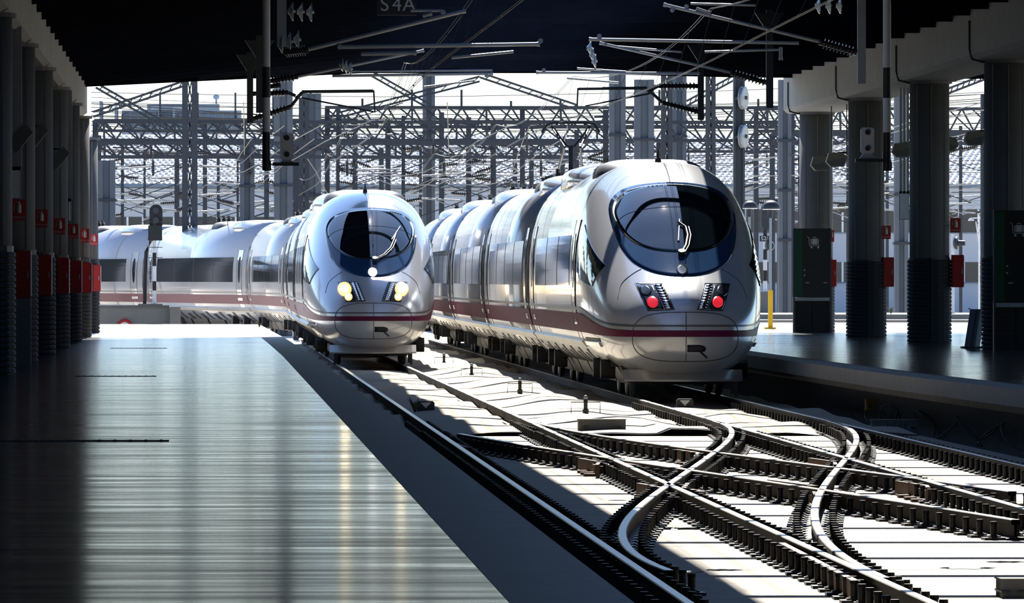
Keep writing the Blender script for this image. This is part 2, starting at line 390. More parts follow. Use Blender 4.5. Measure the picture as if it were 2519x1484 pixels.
C2 = [(1295, 1030), (1341, 1045), (1396, 1055.5), (1442, 1066), (1522, 1081), (1623, 1097.5), (1690, 1104), (1726, 1107), (1780, 1112), (1838, 1117.5), (1875, 1128), (1930, 1134.5), (1977, 1139.6), (2078, 1152), (2113, 1158), (2212, 1175.5), (2302, 1187), (2345, 1189), (2448, 1203), (2519, 1211)]
D1 = [(1760, 1036), (1784, 1046), (1801, 1058), (1804, 1068), (1797, 1082), (1777, 1097), (1753, 1112), (1716, 1141), (1689, 1163), (1655, 1190.5), (1621, 1211), (1590, 1231), (1556, 1258.5), (1536, 1282), (1527, 1303), (1532, 1323), (1546, 1340), (1573, 1364), (1597, 1381), (1638, 1404)]
D2 = [(2042, 1036), (2078, 1048), (2101, 1059), (2111, 1073), (2105, 1093), (2090, 1112.5), (2066, 1152), (2042, 1187), (2019, 1219), (2003, 1246), (2001, 1274), (2011, 1301), (2034.6, 1331), (2074, 1360.5), (2133, 1396), (2172, 1423.5)]
fC1, fC2, fD1, fD2 = fit(C1, 3, 50, 100), fit(C2, 3, 60, 108), fit(D1, 5, 50, 106), fit(D2, 5, 49, 106)
rail(fC1, 62.2, 97, 'crossover rail branching right from beside the platform rail')
rail(fC2, 70.5, 107, "crossover rail branching right from the left track's far rail")
rail(fD1, 51.5, 105.5, "curved crossover rail swinging from the right train's track in to the platform rail")
rail(fD2, 50.2, 105.5, 'curved crossover rail swinging down from the rail by the right platform')

# cast crossing blocks with wing and check rails
def frog(px, py, label, d=(1, 0)):
    c = ground(px, py); t = thing('crossing_frog', (c.x, c.y, -.17), label, 'rail crossing', 'crossing blocks of the crossover')
    b = MB(); b.box(c.x - .16, c.x + .16, c.y - .8, c.y + .8, -.17, -.06); b.build('casting', 'rust', t)
    for s in (-1, 1):
        b = MB(); p0 = Vector((c.x + s * .20, c.y - 1.5, -.09)); p1 = Vector((c.x + s * .10, c.y - .1, -.09)); p2 = Vector((c.x + s * .24, c.y + 1.5, -.09))
        b.bar(p0, p1, .04, .13); b.bar(p1, p2, .04, .13); b.build('wing_rail', 'rust', t)
    for k in (-.7, .0, .7):
        b = MB(); b.box(c.x - .30, c.x + .30, c.y + k - .10, c.y + k + .10, -.17, -.14); b.build('chair_plate', 'rust', t)
frog(1655, 1193, 'rusty crossing where the curved rail cuts the bright straight rail')
frog(1497, 1130, 'rusty crossing block with small opening left of the big crossing')
frog(1738, 1108, "rusty crossing block where curved rail leaves the right train's track")
frog(2076, 1130, 'rusty crossing block on the far curved rail near the right track')
frog(2030, 1200, 'rusty crossing block lower down on the right curved rail')
frog(2306, 1188, 'long rusty crossing block at the right edge by the platform wall')
def guard(px0, py0, px1, py1, label):
    a, c = ground(px0, py0, -.02), ground(px1, py1, -.02); b = MB(); b.bar(a - Vector((0, 0, .07)), c - Vector((0, 0, .07)), .05, .13); t = b.build('check_rail', 'rust', label=label, cat='check rail', group='check rails of the crossover')
guard(1895, 1180, 2010, 1195, 'flat check rail left of the lower right crossing')
guard(1925, 1335, 2110, 1430, 'long check rail beside the bright straight rail at bottom right')
guard(1085, 1076, 1150, 1100, 'dark check rail beside the platform rail near the switch tip')
guard(1715, 1160, 1860, 1180, 'rusty check rail right of the big crossing')
# switch rods across the left turnout
def small_box(px, py, wpx, hpx, zb, dep, name, m, label, cat, txt=None):
    c = ground(px, py, zb); s = c.y / FPX; b = MB(); b.box(c.x - wpx*s/2, c.x + wpx*s/2, c.y, c.y + dep, zb, zb + hpx*s)
    b.box(c.x - wpx*s/2 - .01, c.x + wpx*s/2 + .01, c.y - .01, c.y + dep + .01, zb + hpx*s, zb + hpx*s + .012)
    t = thing(name, (c.x, c.y, zb), label, cat); b.build('case', m, t)
    if txt: text('lettering', txt, hpx * s * .62, (c.x, c.y - .004, zb + hpx*s*.55), 'grey_line', t)
    for sx in (-.35, .35):
        b = MB(); b.box(c.x + sx*wpx*s - .03, c.x + sx*wpx*s + .03, c.y - .03, c.y + dep + .03, zb + hpx*s*.3, zb + hpx*s*.42); b.build('strap', 'steel_dark', t)
    return t
small_box(1482, 1061, 116, 27, -.14, .35, 'point_machine', 'concrete_dark', 'low grey switch machine box between the rails marked AG42', 'track box', 'A G 4 2')
small_box(2208, 1062, 118, 26, -.17, .3, 'number_block', 'concrete', 'pale number block at the foot of the right platform wall', 'track box', 'A G 4 8')
small_box(2165, 1010, 62, 24, -.02, .3, 'relay_box', 'yellow', 'yellow junction box under the right platform edge', 'track box')
small_box(2500, 1475, 60, 44, -.17, .4, 'equipment_case', 'concrete_dark', 'dark equipment case at the bottom right corner', 'track box')
def dwarf(px, py, wpx, hpx, label):
    c = ground(px, py, -.12); s = c.y / FPX; w_, h_ = wpx*s, hpx*s; t = thing('ground_signal', (c.x, c.y, -.12), label, 'signal', 'low ground signals')
    b = MB(); b.prism([(c.x - w_/2, c.y, -.12), (c.x + w_/2, c.y, -.12), (c.x + w_/2, c.y, -.12 + h_*.8), (c.x + w_*.4, c.y, -.12 + h_), (c.x - w_*.4, c.y, -.12 + h_), (c.x - w_/2, c.y, -.12 + h_*.8)], (0, .12, 0)); b.build('case', 'steel_dark', t)
    b = MB(); b.prism([(c.x - w_*.3, c.y - .003, -.12 + h_*.85), (c.x, c.y - .003, -.12 + h_*.25), (c.x + w_*.3, c.y - .003, -.12 + h_*.85)], (0, -.004, 0)); b.build('triangle_plate', 'white', t)
    b = MB(); b.box(c.x - w_*.55, c.x + w_*.55, c.y - .03, c.y + .18, -.135, -.12); b.build('foot', 'steel_dark', t)
dwarf(1686, 1006, 42, 24, 'low signal with white triangle in front of the right train')
dwarf(1047, 1011, 44, 24, 'low dark signal with triangle by the platform rail')
for i, (px, py) in enumerate(((1092, 893), (1160, 922), (1279, 962), (1441, 1011))):
    c = ground(px, py, -.06); s = c.y / FPX
    t = thing('track_marker', (c.x, c.y, -.06), ['farthest small post with wire frame between the trains', 'second small post with wire frame between the tracks', 'third small post with wire frame between the tracks', 'nearest small post with wire frame on the sand'][i], 'marker post', 'wire-framed posts between the tracks')
    hh = .20; b = MB(); b.lathe((c.x, c.y, -.12), (c.x, c.y, -.06 + hh), [(0, .045), (.3, .05), (.35, .03), (.7, .03), (.72, .038), (1, .02)], 12); b.build('post', 'steel_dark', t)
    b = MB(); b.sphere((c.x, c.y, -.06 + hh), .035); b.build('cap', 'galv', t, smooth=True)
    b = MB(); b.tube([(c.x - .22, c.y, -.10), (c.x - .22, c.y, .07), (c.x + .22, c.y, .07), (c.x + .22, c.y, -.10)], .008); b.build('wire_frame', 'steel_dark', t)
# cables strewn along the foot of the right platform
for i in range(5):
    b = MB(); pts = []
    y0 = 88 + i * 5.5; xx = edge_r(y0) + .05 + .1 * i % .2
    for k in range(26):
        y = y0 + k * .34; pts.append((edge_r(y) + .30 + .07 * math.sin(k * .9 + i), y, -.02 + .17 * math.sin(k * .47 + i * 1.3) - .05))
    b.tube(pts, .014); b.build('trackside_cable', 'black', label='black cable looping along the dark right platform wall', cat='cable', group='cables on the right platform wall')

# ------------------------------------------------------------------ trains
zt = pchip([(0, 1.06), (.03, 1.30), (.12, 1.50), (.3, 1.68), (.6, 1.86), (1, 2.05), (2, 2.58), (3, 3.08), (4, 3.46), (5, 3.73), (6, 3.89), (7.2, 3.95)])
zb = pchip([(0, .98), (.03, .76), (.12, .58), (.3, .46), (.6, .37), (1, .33), (2, .30), (7.2, .30)])
aw = pchip([(0, .12), (.03, .46), (.12, .74), (.3, .93), (.6, 1.07), (1, 1.18), (2, 1.33), (3, 1.42), (4, 1.47), (5, 1.495), (6, 1.5), (7.2, 1.5)])
zc = pchip([(0, 1.02), (.6, 1.15), (1, 1.25), (2, 1.45), (4, 1.75), (7.2, 1.9)])
NEU = pchip([(0, 2.1), (1, 2.1), (3, 2.2), (5, 2.45), (7.2, 2.7)]); NEL = pchip([(0, 2.2), (1, 2.4), (3, 2.6), (7.2, 2.8)])
def xsurf(s, z):
    s = min(max(s, 0), 7.2); a, c = aw(s), zc(s); n = NEU(s) if z > c else NEL(s)
    h = (zt(s) - c) if z > c else (c - zb(s)); q = abs(z - c) / h
    return 0.0 if q >= 1 else a * (1 - q ** n) ** (1 / n)
def ssurf(x, z):
    lo, hi = 0.0, 7.2; x = max(abs(x), .002)
    if xsurf(hi, z) < abs(x): return hi
    for _ in range(26):
        m_ = (lo + hi) / 2
        if xsurf(m_, z) >= abs(x): hi = m_
        else: lo = m_
    return hi
def cat(pts, sub=4, closed=True):        # smooth an outline
    n = len(pts); out = []
    for i in range(n if closed else n - 1):
        p = [pts[(i + k) % n] if closed else pts[min(max(i + k, 0), n - 1)] for k in (-1, 0, 1, 2)]
        for k in range(sub):
            t = k / sub; out.append(tuple(.5 * (2*p[1][c] + (p[2][c]-p[0][c])*t + (2*p[0][c]-5*p[1][c]+4*p[2][c]-p[3][c])*t*t + (3*p[1][c]-p[0][c]-3*p[2][c]+p[3][c])*t**3) for c in (0, 1)))
    if not closed: out.append(pts[-1])
    return out
def nrm_front(x, z):
    e = .02; s0 = ssurf(x, z); dx = (ssurf(x + e, z) - ssurf(x - e, z)) / (2*e); dz = (ssurf(x, z + e) - ssurf(x, z - e)) / (2*e)
    v = Vector((dx, -1, dz)); v.normalize(); return s0, v
SECN = 96
def ring_pts(s):
    a, c, t_, b_ = aw(s), zc(s), zt(s), zb(s); out = []
    for k in range(SECN):
        q = 2 * math.pi * k / SECN; cx, cz = math.cos(q), math.sin(q); n = NEU(s) if cz > 0 else NEL(s)
        x = a * math.copysign(abs(cx) ** (2 / n), cx); h = (t_ - c) if cz > 0 else (c - b_); out.append((x, c + h * math.copysign(abs(cz) ** (2 / n), cz)))
    return out
class Train:
    def __init__(T, path, root):
        T.path = path; T.root = root; T.cum = [0]
        for p, q in zip(path[:-1], path[1:]): T.cum.append(T.cum[-1] + math.dist(p, q))
    def M(T, s, x, z):
        i = 0
        while i < len(T.path) - 2 and s > T.cum[i + 1]: i += 1
        p, q = Vector(T.path[i] + (0,)), Vector(T.path[i + 1] + (0,)); d = (q - p).normalized(); r = Vector((d.y, -d.x, 0))
        v = p + d * (s - T.cum[i]) + r * x; v.z = z; return v
    def loft(T, mb, ss, ringf, caps=True):
        vs = []; fs = []
        for s in ss: vs += [T.M(s, x, z) for x, z in ringf(s)]
        n = len(ringf(ss[0]))
        for i in range(len(ss) - 1):
            for k in range(n):
                k2 = (k + 1) % n; fs.append((i*n + k, (i+1)*n + k, (i+1)*n + k2, i*n + k2))
        if caps: fs.append(tuple(range(n))); fs.append(tuple((len(ss)-1)*n + k for k in range(n))[::-1])
        mb.add(vs, fs)
    def fpatch(T, name, outline, m, off=.006, parent=None, rings=7, sub=5, label=None):     # outline in front-view (x,z)
        pts = []
        for i in range(len(outline)):
            p, q = outline[i], outline[(i + 1) % len(outline)]
            for k in range(sub): pts.append((p[0] + (q[0]-p[0])*k/sub, p[1] + (q[1]-p[1])*k/sub))
        cx = sum(p[0] for p in pts) / len(pts); cz = sum(p[1] for p in pts) / len(pts); n = len(pts); vs = []; fs = []
        def put(x, z, o):
            s0, nv = nrm_front(x, z); return T.M(s0 + nv.y * o, x + nv.x * o, z + nv.z * o)
        for r in range(rings, 0, -1):
            for p in pts: vs.append(put(cx + (p[0]-cx)*r/rings, cz + (p[1]-cz)*r/rings, off))
        vs.append(put(cx, cz, off))
        for r in range(rings - 1):
            for k in range(n): k2 = (k+1) % n; fs.append((r*n + k, r*n + k2, (r+1)*n + k2, (r+1)*n + k))
        for k in range(n): fs.append(((rings-1)*n + k, (rings-1)*n + (k+1) % n, rings*n))
        base = len(vs)
        for p in pts: vs.append(put(p[0], p[1], -.012))
        for k in range(n): k2 = (k+1) % n; fs.append((k2, k, base + k, base + k2))
        b = MB(); b.add(vs, fs); return b.build(name, m, parent or T.root, smooth=True, label=label)
    def fline(T, name, pts, m, r=.008, closed=False, parent=None, sub=5):
        q = []
        N = len(pts)
        for i in range(N if closed else N - 1):
            a, c = pts[i], pts[(i + 1) % N]
            for k in range(sub): q.append((a[0] + (c[0]-a[0])*k/sub, a[1] + (c[1]-a[1])*k/sub))
        if not closed: q.append(pts[-1])
        b = MB(); b.tube([T.M(ssurf(x, z), x, z) for x, z in q], r, 5, closed); return b.build(name, m, parent or T.root)
    def spatch(T, name, outline, m, side, off=.008, parent=None, sub=6, rows=None, label=None):        # outline: quad corners in (s,z): bl, br, tr, tl (subdivided)
        bl_, br_, tr_, tl_ = outline; vs = []; fs = []; L = max(abs(br_[0]-bl_[0]), abs(tr_[0]-tl_[0])); nx = max(1, min(30, int(L / (.8 if min(bl_[0], tl_[0]) > 7 else .2)) + 1)); nz = rows or sub
        for o in (off, -.015):
            for j in range(nz + 1):
                v = j / nz
                for i in range(nx + 1):
                    t = i / nx; s = (bl_[0]*(1-t) + br_[0]*t)*(1-v) + (tl_[0]*(1-t) + tr_[0]*t)*v; z = (bl_[1]*(1-t) + br_[1]*t)*(1-v) + (tl_[1]*(1-t) + tr_[1]*t)*v
                    vs.append(T.M(s, side * (xsurf(s, z) + o), z))
        W = nx + 1; K = W * (nz + 1)
        for j in range(nz):
            for i in range(nx):
                q = j*W + i; f = (q, q+1, q+W+1, q+W); fs.append(f if side < 0 else f[::-1])
        edge = [i for i in range(W)] + [j*W + nx for j in range(1, nz+1)] + [nz*W + i for i in range(nx-1, -1, -1)] + [j*W for j in range(nz-1, 0, -1)]
        for k in range(len(edge)): a, c = edge[k], edge[(k+1) % len(edge)]; fs.append((a, c, c+K, a+K))
        b = MB(); b.add(vs, fs); return b.build(name, m, parent or T.root, smooth=False, label=label)
    def soval(T, name, s, z, rs, rz, m, side, off=.01, parent=None):
        n = 20; q = [(s + rs*math.cos(2*math.pi*k/n), z + rz*math.sin(2*math.pi*k/n)) for k in range(n)]
        vs = [T.M(a, side*(xsurf(a, c) + off), c) for a, c in q] + [T.M(a, side*(xsurf(a, c) - .02), c) for a, c in q] + [T.M(s, side*(xsurf(s, z) + off), z)]
        fs = [(k, (k+1) % n, 2*n) for k in range(n)] + [(k, (k+1) % n, n + (k+1) % n, n + k) for k in range(n)]
        b = MB(); b.add(vs, fs); return b.build(name, m, parent or T.root)
    def stripe(T, name, zf0, zf1, m, off=.005, parent=None, smax=7.2):   # band round the nose, z as function of s
        b = MB(); cen = []
        ks = np.linspace(-1, 1, 121); vs = []
        for t in ks:
            # t: parametrise by plan angle around (0, s=2.5)
            a = t * math.pi / 2 * 1.0
            vs.append(None)
        vs = []; NT = 150
        def pt(zf, t):
            # plan polar search from (0, 6.9): direction angle a measured from straight ahead
            a = t * math.pi / 2; lo, hi = 0.0, 9.0; dx, ds = math.sin(a), -math.cos(a)
            for _ in range(30):
                m_ = (lo + hi) / 2; x, s = dx*m_, 6.9 + ds*m_
                z = zf(max(s, 0))
                if s > 0 and xsurf(s, z) >= abs(x): lo = m_
                else: hi = m_
            x, s = dx*lo, 6.9 + ds*lo; return x, s, zf(max(s, 0))
        for i in range(NT + 1):
            t = -1 + 2*i/NT; t = math.copysign(abs(t) ** 1.8, t)
            for zf in (zf0, zf1):
                x, s, z = pt(zf, t); k = off / max(.2, math.hypot(x, 6.9 - s)); L = math.hypot(x, 6.9 - s)
                ux, us = (x / L, (s - 6.9) / L); 
                fac = off if abs(x) < .9 else off * 4
                vs.append(T.M(s + us*fac, x + ux*fac, z))
        fs = [(2*i, 2*i + 2, 2*i + 3, 2*i + 1) for i in range(NT)]
        b.add(vs, fs); return b.build(name, m, parent or T.root, smooth=True)

def wheel(T, s, x, root, z=.44, rw=.44):
    b = MB(); b.lathe(T.M(s, x - .06, z), T.M(s, x + .06, z), [(0, rw*.9), (.2, rw), (.8, rw), (1, rw*.9)], 20); return b.build('wheel', 'steel_dark', root)
def bogie(T, s, car):
    b = MB(); 
    for x in (-.95, .95): b.bar(T.M(s - 1.7, x, .62), T.M(s + 1.7, x, .62), .22, .28)
    b.bar(T.M(s, -1.0, .66), T.M(s, 1.0, .66), .5, .3)
    for d in (-1.25, 1.25):
        b.cyl(T.M(s + d, -.8, .44), T.M(s + d, .8, .44), .09, 10)
        for x in (-1.1, 1.1): b.box(*[0]*6) if False else b.cyl(T.M(s + d, x - .12, .44), T.M(s + d, x + .12, .44), .17, 10)
    b.build('bogie', 'black', car)
    for d in (-1.25, 1.25):
        for x in (-.74, .74): wheel(T, s + d, x, car)
def fairing(T, car, s0, s1, wd, h, name='roof_fairing', m='silver', taper=.9):
    b = MB(); ss = list(np.linspace(s0, s1, 15))
    def rg(s):
        t = (s - s0) / (s1 - s0); e = min(1, (t * (s1 - s0) / taper), ((1 - t) * (s1 - s0) / taper)); e = max(.02, e); e = e * e * (3 - 2*e); out = []
        for k in range(17):
            q = math.pi * k / 16; out.append((wd * math.copysign(abs(math.cos(q)) ** .55, math.cos(q)) * (.5 + .5*e), 3.62 + (.33*(.7 + .3*e) + h * e) * abs(math.sin(q)) ** .5))
        out += [(-wd * .6, 3.5), (wd * .6, 3.5)]; return out[:17] + [out[17], out[18]]
    T.loft(b, ss, rg); return b.build(name, m, car, smooth=True)
def make_train(path, label, lit, ncars, name):
    root = thing(name, (path[0][0], path[0][1], 0), label, 'train', 'high-speed trains')
    T = Train(path, root)
    # ---- end car: nose and saloon as one shell
    ss = [0, .008, .02, .04, .07, .11, .16, .22, .3, .4, .5, .62, .75, .9, 1.05, 1.25, 1.5, 1.75, 2, 2.3, 2.6, 3, 3.4, 3.8, 4.2, 4.6, 5, 5.5, 6, 6.6, 7.2, 12, 18, T.cum[1] - .25]
    b = MB(); T.loft(b, ss, lambda s: ring_pts(min(s, 7.2))); end = b.build('end_car', 'silver', root, smooth=True)
    # stripes
    def sz(z_side, z_nose): return lambda s: z_nose + (z_side - z_nose) * (lambda e: e*e*(3-2*e))(min(1, max(0, (s - .15) / 5.2)))
    T.stripe('purple_stripe', sz(1.04, 1.00), sz(1.36, 1.105), 'purple', parent=end)
    T.stripe('grey_stripe', sz(1.42, 1.165), sz(1.47, 1.195), 'grey_line', parent=end)
    # visor, windscreen
    vis = [(0, 1.985), (.2, 1.99), (.42, 2.03), (.62, 2.11), (.80, 2.24), (.93, 2.45), (1.01, 2.72), (1.045, 3.0), (1.03, 3.16), (.96, 3.30), (.82, 3.42), (.6, 3.50), (.3, 3.545), (0, 3.56)]
    visor = T.fpatch('visor', cat(vis + [(-x, z) for x, z in vis[-2:0:-1]]), 'visor', .010, end, rings=16, sub=1)
    gl = [(0, 2.38), (.25, 2.39), (.48, 2.43), (.68, 2.52), (.84, 2.66), (.94, 2.84), (.985, 3.0), (.975, 3.13), (.91, 3.26), (.78, 3.37), (.57, 3.45), (.3, 3.495), (0, 3.51)]
    glass = T.fpatch('windscreen', cat(gl + [(-x, z) for x, z in gl[-2:0:-1]]), 'wind_glass', .018, end, rings=16, sub=1)
    arc = [(-.97, 2.86), (-.8, 2.99), (-.55, 3.07), (-.25, 3.11), (0, 3.12), (.25, 3.11), (.55, 3.07), (.8, 2.99), (.97, 2.86)]
    T.fline('screen_band', cat(arc, 4, False), 'black', .024, parent=glass, sub=2)
    T.fline('seal', cat(gl + [(-x, z) for x, z in gl[-2:0:-1]]), 'black', .022, closed=True, parent=glass, sub=1)
    T.fline('nose_seam', [(0, 3.90), (0, 3.7), (0, 3.53)], 'hatch_line', .010, parent=end)
    T.fline('nose_seam', [(0, 2.37), (0, 2.2), (0, 2.0)], 'hatch_line', .008, parent=visor)
    for x in (-.16, .14): T.fline('panel_seam', [(x, 2.37), (x, 2.0)], 'hatch_line', .006, parent=visor)
    # wiper
    def on(x, z, o): s0, nv = nrm_front(x, z); return T.M(s0 + nv.y*o, x + nv.x*o, z + nv.z*o)
    wp = b = MB(); 
    wx = [(.02, 2.33), (.10, 2.45), (.15, 2.62), (.13, 2.76), (.02, 2.84)] if not lit else [(.06, 2.34), (.26, 2.44), (.42, 2.60), (.50, 2.78), (.56, 2.95)]
    b.tube([on(x, z, .05) for x, z in wx], .018); b.tube([on(x + .05, z, .05) for x, z in wx[:-1]], .012); b.cyl(on(wx[0][0], wx[0][1], .0), on(wx[0][0], wx[0][1], .09), .06, 12)
    b.build('wiper', 'black', glass)
    b = MB(); b.tube([on(wx[-1][0] + (d*.1 if not lit else d * .35), wx[-1][1] + d * (.6 if not lit else .5) - (.12 if not lit else 0), .03) for d in (-.3, -.1, .1, .3)], .014); b.build('wiper_blade', 'steel_dark', glass)
    # upper lamp
    n = 18; disc = [(.0 + .095*math.cos(2*math.pi*k/n), 2.08 + .095*math.sin(2*math.pi*k/n)) for k in range(n)]
    T.fpatch('upper_lamp', disc, 'lamp_core' if lit else 'lens', .018, end, rings=3, sub=1, label='round upper lamp')
    # headlamp clusters
    for sd in (-1, 1):
        q = [(.50, 1.86), (.76, 1.85), (.60, 1.43), (.35, 1.45)]
        lens = T.fpatch('lamp_cluster', [(sd*x, z) for x, z in q][::sd], 'lens', .012, end, rings=4, sub=4)
        if lit:
            c = (.63, 1.70); r = .15; c2 = (.55, 1.53); r2 = .085
            T.fpatch('glow_ring', [(sd*c[0] + r*math.cos(2*math.pi*k/n), c[1] + r*math.sin(2*math.pi*k/n)) for k in range(n)], 'lamp_glow', .026, lens, rings=3, sub=1, label='painted yellow glow ring around the head lamp')  # ring paints the glow around the bright core
            T.fpatch('lamp_core', [(sd*c[0] + .08*math.cos(2*math.pi*k/n), c[1] + .08*math.sin(2*math.pi*k/n)) for k in range(n)], 'head_core', .032, lens, rings=2, sub=1)
            T.fpatch('lamp_core', [(sd*c2[0] + .045*math.cos(2*math.pi*k/n), c2[1] + .045*math.sin(2*math.pi*k/n)) for k in range(n)], 'head_core', .028, lens, rings=2, sub=1)
            T.fpatch('glow_ring', [(sd*c2[0] + r2*math.cos(2*math.pi*k/n), c2[1] + r2*math.sin(2*math.pi*k/n)) for k in range(n)], 'lamp_glow', .022, lens, rings=3, sub=1, label='painted glow ring around the lower head lamp')
        else:
            c = (.525, 1.555); r = .088
            T.fpatch('tail_lamp', [(sd*c[0] + r*math.cos(2*math.pi*k/n), c[1] + r*math.sin(2*math.pi*k/n)) for k in range(n)], 'tail_lamp', .022, lens, rings=3, sub=1, label='glowing red tail lamp')
            c = (.62, 1.74); r = .09
            T.fpatch('dark_lamp', [(sd*c[0] + r*math.cos(2*math.pi*k/n), c[1] + r*math.sin(2*math.pi*k/n)) for k in range(n)], 'lens', .022, lens, rings=3, sub=1)
        q = [(.355, 1.845), (.49, 1.855), (.335, 1.45), (.20, 1.455)]
        gr = T.fpatch('grille', [(sd*x, z) for x, z in q][::sd], 'black', .008, end, rings=3, sub=4)
        for k in range(9):
            v = (k + .5) / 9; za = 1.845 + (1.455 - 1.845)*v; xa = .365 + (.21 - .365)*v; xb = .48 + (.325 - .48)*v
            T.fpatch('grille_slat', [(sd*xa, za - .017), (sd*xb, za - .013), (sd*xb, za + .017), (sd*xa, za + .013)][::sd], 'chrome', .022, gr, rings=1, sub=2)
        T.fline('cluster_rim', [(sd*x, z) for x, z in [(.345, 1.865), (.775, 1.865), (.61, 1.42), (.185, 1.44)]], 'hatch_line', .009, closed=True, parent=end)
    # coupler hatch outline, hole, arc over the lamps
    ht = []
    for k in range(40):
        q = 2*math.pi*k/40; ht.append((.86*math.copysign(abs(math.cos(q)) ** .62, math.cos(q)), 1.0 + (.40 if math.sin(q) > 0 else .40)*math.copysign(abs(math.sin(q)) ** .72, math.sin(q))))
    T.fline('coupler_hatch_seam', ht, 'hatch_line', .008, closed=True, parent=end, sub=2)
    T.fline('coupler_hatch_seam', [(0, 1.39), (0, 1.1), (0, .8), (0, .61)], 'hatch_line', .007, parent=end)
    n = 14; T.fpatch('coupler_hole', [(.02, .87), (.22, .87), (.30, .85), (.33, .81), (.30, .76), (.2, .755), (.02, .755)][::-1], 'black', .006, end, rings=2, sub=2)
    T.fline('hole_latch', [(.2, .79), (.34, .66)], 'black', .018, parent=end)
    T.fline('front_seam', cat([(-1.06, 1.62), (-.98, 1.86), (-.80, 2.02), (-.66, 2.10)], 5, False), 'hatch_line', .007, parent=end)
    T.fline('front_seam', cat([(1.06, 1.62), (.98, 1.86), (.80, 2.02), (.66, 2.10)], 5, False), 'hatch_line', .007, parent=end)
    # apron
    b = MB(); vs = []; xs = np.linspace(-.97, .97, 21); N = len(xs)
    for (z, ds) in ((.46, .22), (.30, .0), (.27, .0), (.27, .08), (.44, .30)):
        for x in xs: vs.append(T.M(.35 + ds + .42*(abs(x)/1.02) ** 2.4, x, z))
    fs = [(j*N + i, j*N + i + 1, (j+1)*N + i + 1, (j+1)*N + i) for j in range(4) for i in range(N - 1)]
    b.add(vs, fs); b.build('apron', 'silver_low', root, smooth=False)
    for x in (-.9, .9):
        b = MB(); b.bar(T.M(.7, x*.95, .02), T.M(.7, x*.95, .30), .05, .05); b.bar(T.M(.95, x*.9, .06), T.M(.95, x*.9, .3), .05, .05); b.build('guard_iron', 'steel_dark', root)
    # cab side windows
    for sd in (-1, 1):
        f = T.spatch('cab_window', [(2.75, 1.82), (5.4, 1.98), (5.4, 2.86), (2.3, 2.17)], 'glass', sd, .018, end, rows=10)
        for s_ in (3.9, 4.8): T.spatch('window_bar', [(s_, 1.93), (s_ + .05, 1.93), (s_ + .05, 2.5 + (s_-3.9)*.2), (s_, 2.5 + (s_-3.9)*.2)], 'steel_dark', sd, .014, f)
        T.spatch('side_step', [(2.3, .90), (5.4, .90), (5.4, .955), (2.3, .955)], 'black', sd, .010, end)
        T.spatch('side_step', [(2.3, .82), (5.4, .82), (5.4, .89), (2.3, .89)], 'chrome', sd, .05, end)
    # roof: antenna, cover
    b = MB(); b.lathe(T.M(7.0, -.05, 3.93), T.M(7.0, -.05, 4.16), [(0, .06), (.3, .05), (.4, .025), (1, .012)], 10); b.build('roof_antenna', 'black', root)
    cars = [end]
    for i in range(1, ncars):
        s0, s1 = T.cum[i] + .25, T.cum[i + 1] - .25; b = MB(); T.loft(b, [s0, (s0+s1)/2, s1], lambda s: ring_pts(7.2)); cars.append(b.build('car_body', 'silver', root, smooth=True))
        b = MB(); rg = [(x*.93, 1.9 + (z - 1.9)*.95) for x, z in ring_pts(7.2)]; T.loft(b, [T.cum[i] - .27, T.cum[i] + .27], lambda s: rg); b.build('gangway', 'rubber', root)
    for i, car in enumerate(cars):
        s0, s1 = T.cum[i] + .25, T.cum[i + 1] - .25; a0 = 8.6 if i == 0 else s0 + 3.0
        for sd in ((-1,) if not False else (-1, 1)):
            L = s1 - a0
            win = T.spatch('window_band', [(a0, 1.82), (s1 - 3.0, 1.82), (s1 - 3.0, 2.70), (a0, 2.70)], 'glass', sd, .008, car)
            n = max(2, int((s1 - 3.0 - a0) / 4.4))
            for k in range(1, n): 
                s_ = a0 + (s1 - 3.0 - a0)*k/n; T.spatch('window_post', [(s_, 1.82), (s_ + .09, 1.82), (s_ + .09, 2.70), (s_, 2.70)], 'black', sd, .012, win)
            for ds in ((6.35, 7.55) if i == 0 else (s0 + 1.0, s0 + 2.1)), (s1 - 2.1, s1 - 1.0):
                dr = T.spatch('door', [(ds[0], .85), (ds[1], .85), (ds[1], 2.95), (ds[0], 2.95)], 'silver', sd, .014, car)
                T.soval('door_window', (ds[0] + ds[1])/2, 2.25, .22, .47, 'glass', sd, .022, dr)
                for s_ in ds: T.spatch('door_seam', [(s_, .85), (s_ + .03, .85), (s_ + .03, 2.95), (s_, 2.95)], 'black', sd, .018, dr)
            if i:
                T.spatch('purple_stripe', [(s0, 1.04), (s1, 1.04), (s1, 1.36), (s0, 1.36)], 'purple', sd, .017, car, rows=1)
                T.spatch('grey_stripe', [(s0, 1.42), (s1, 1.42), (s1, 1.47), (s0, 1.47)], 'grey_line', sd, .017, car, rows=1)
            else:
                T.spatch('purple_stripe', [(6.9, 1.04), (s1, 1.04), (s1, 1.36), (6.9, 1.36)], 'purple', sd, .017, car, rows=1)
                T.spatch('grey_stripe', [(6.9, 1.42), (s1, 1.42), (s1, 1.47), (6.9, 1.47)], 'grey_line', sd, .017, car, rows=1)
            b = MB(); st = 6.0 if i == 0 else s0
            for k in range(5):
                u0 = st + (s1 - st)*k/5 + .03; u1 = st + (s1 - st)*(k+1)/5 - .03
                vv = [T.M(s_, sd*(xsurf(7.2, z) + o), z) for s_ in (u0, u1) for z, o in ((.80, .0), (.78, .05), (.88, .075), (.93, .0))]
                b.add(vv, [(0, 4, 5, 1), (1, 5, 6, 2), (2, 6, 7, 3), (0, 1, 2, 3), (7, 6, 5, 4)])
            b.build('sill_ledge', 'silver_low', car)
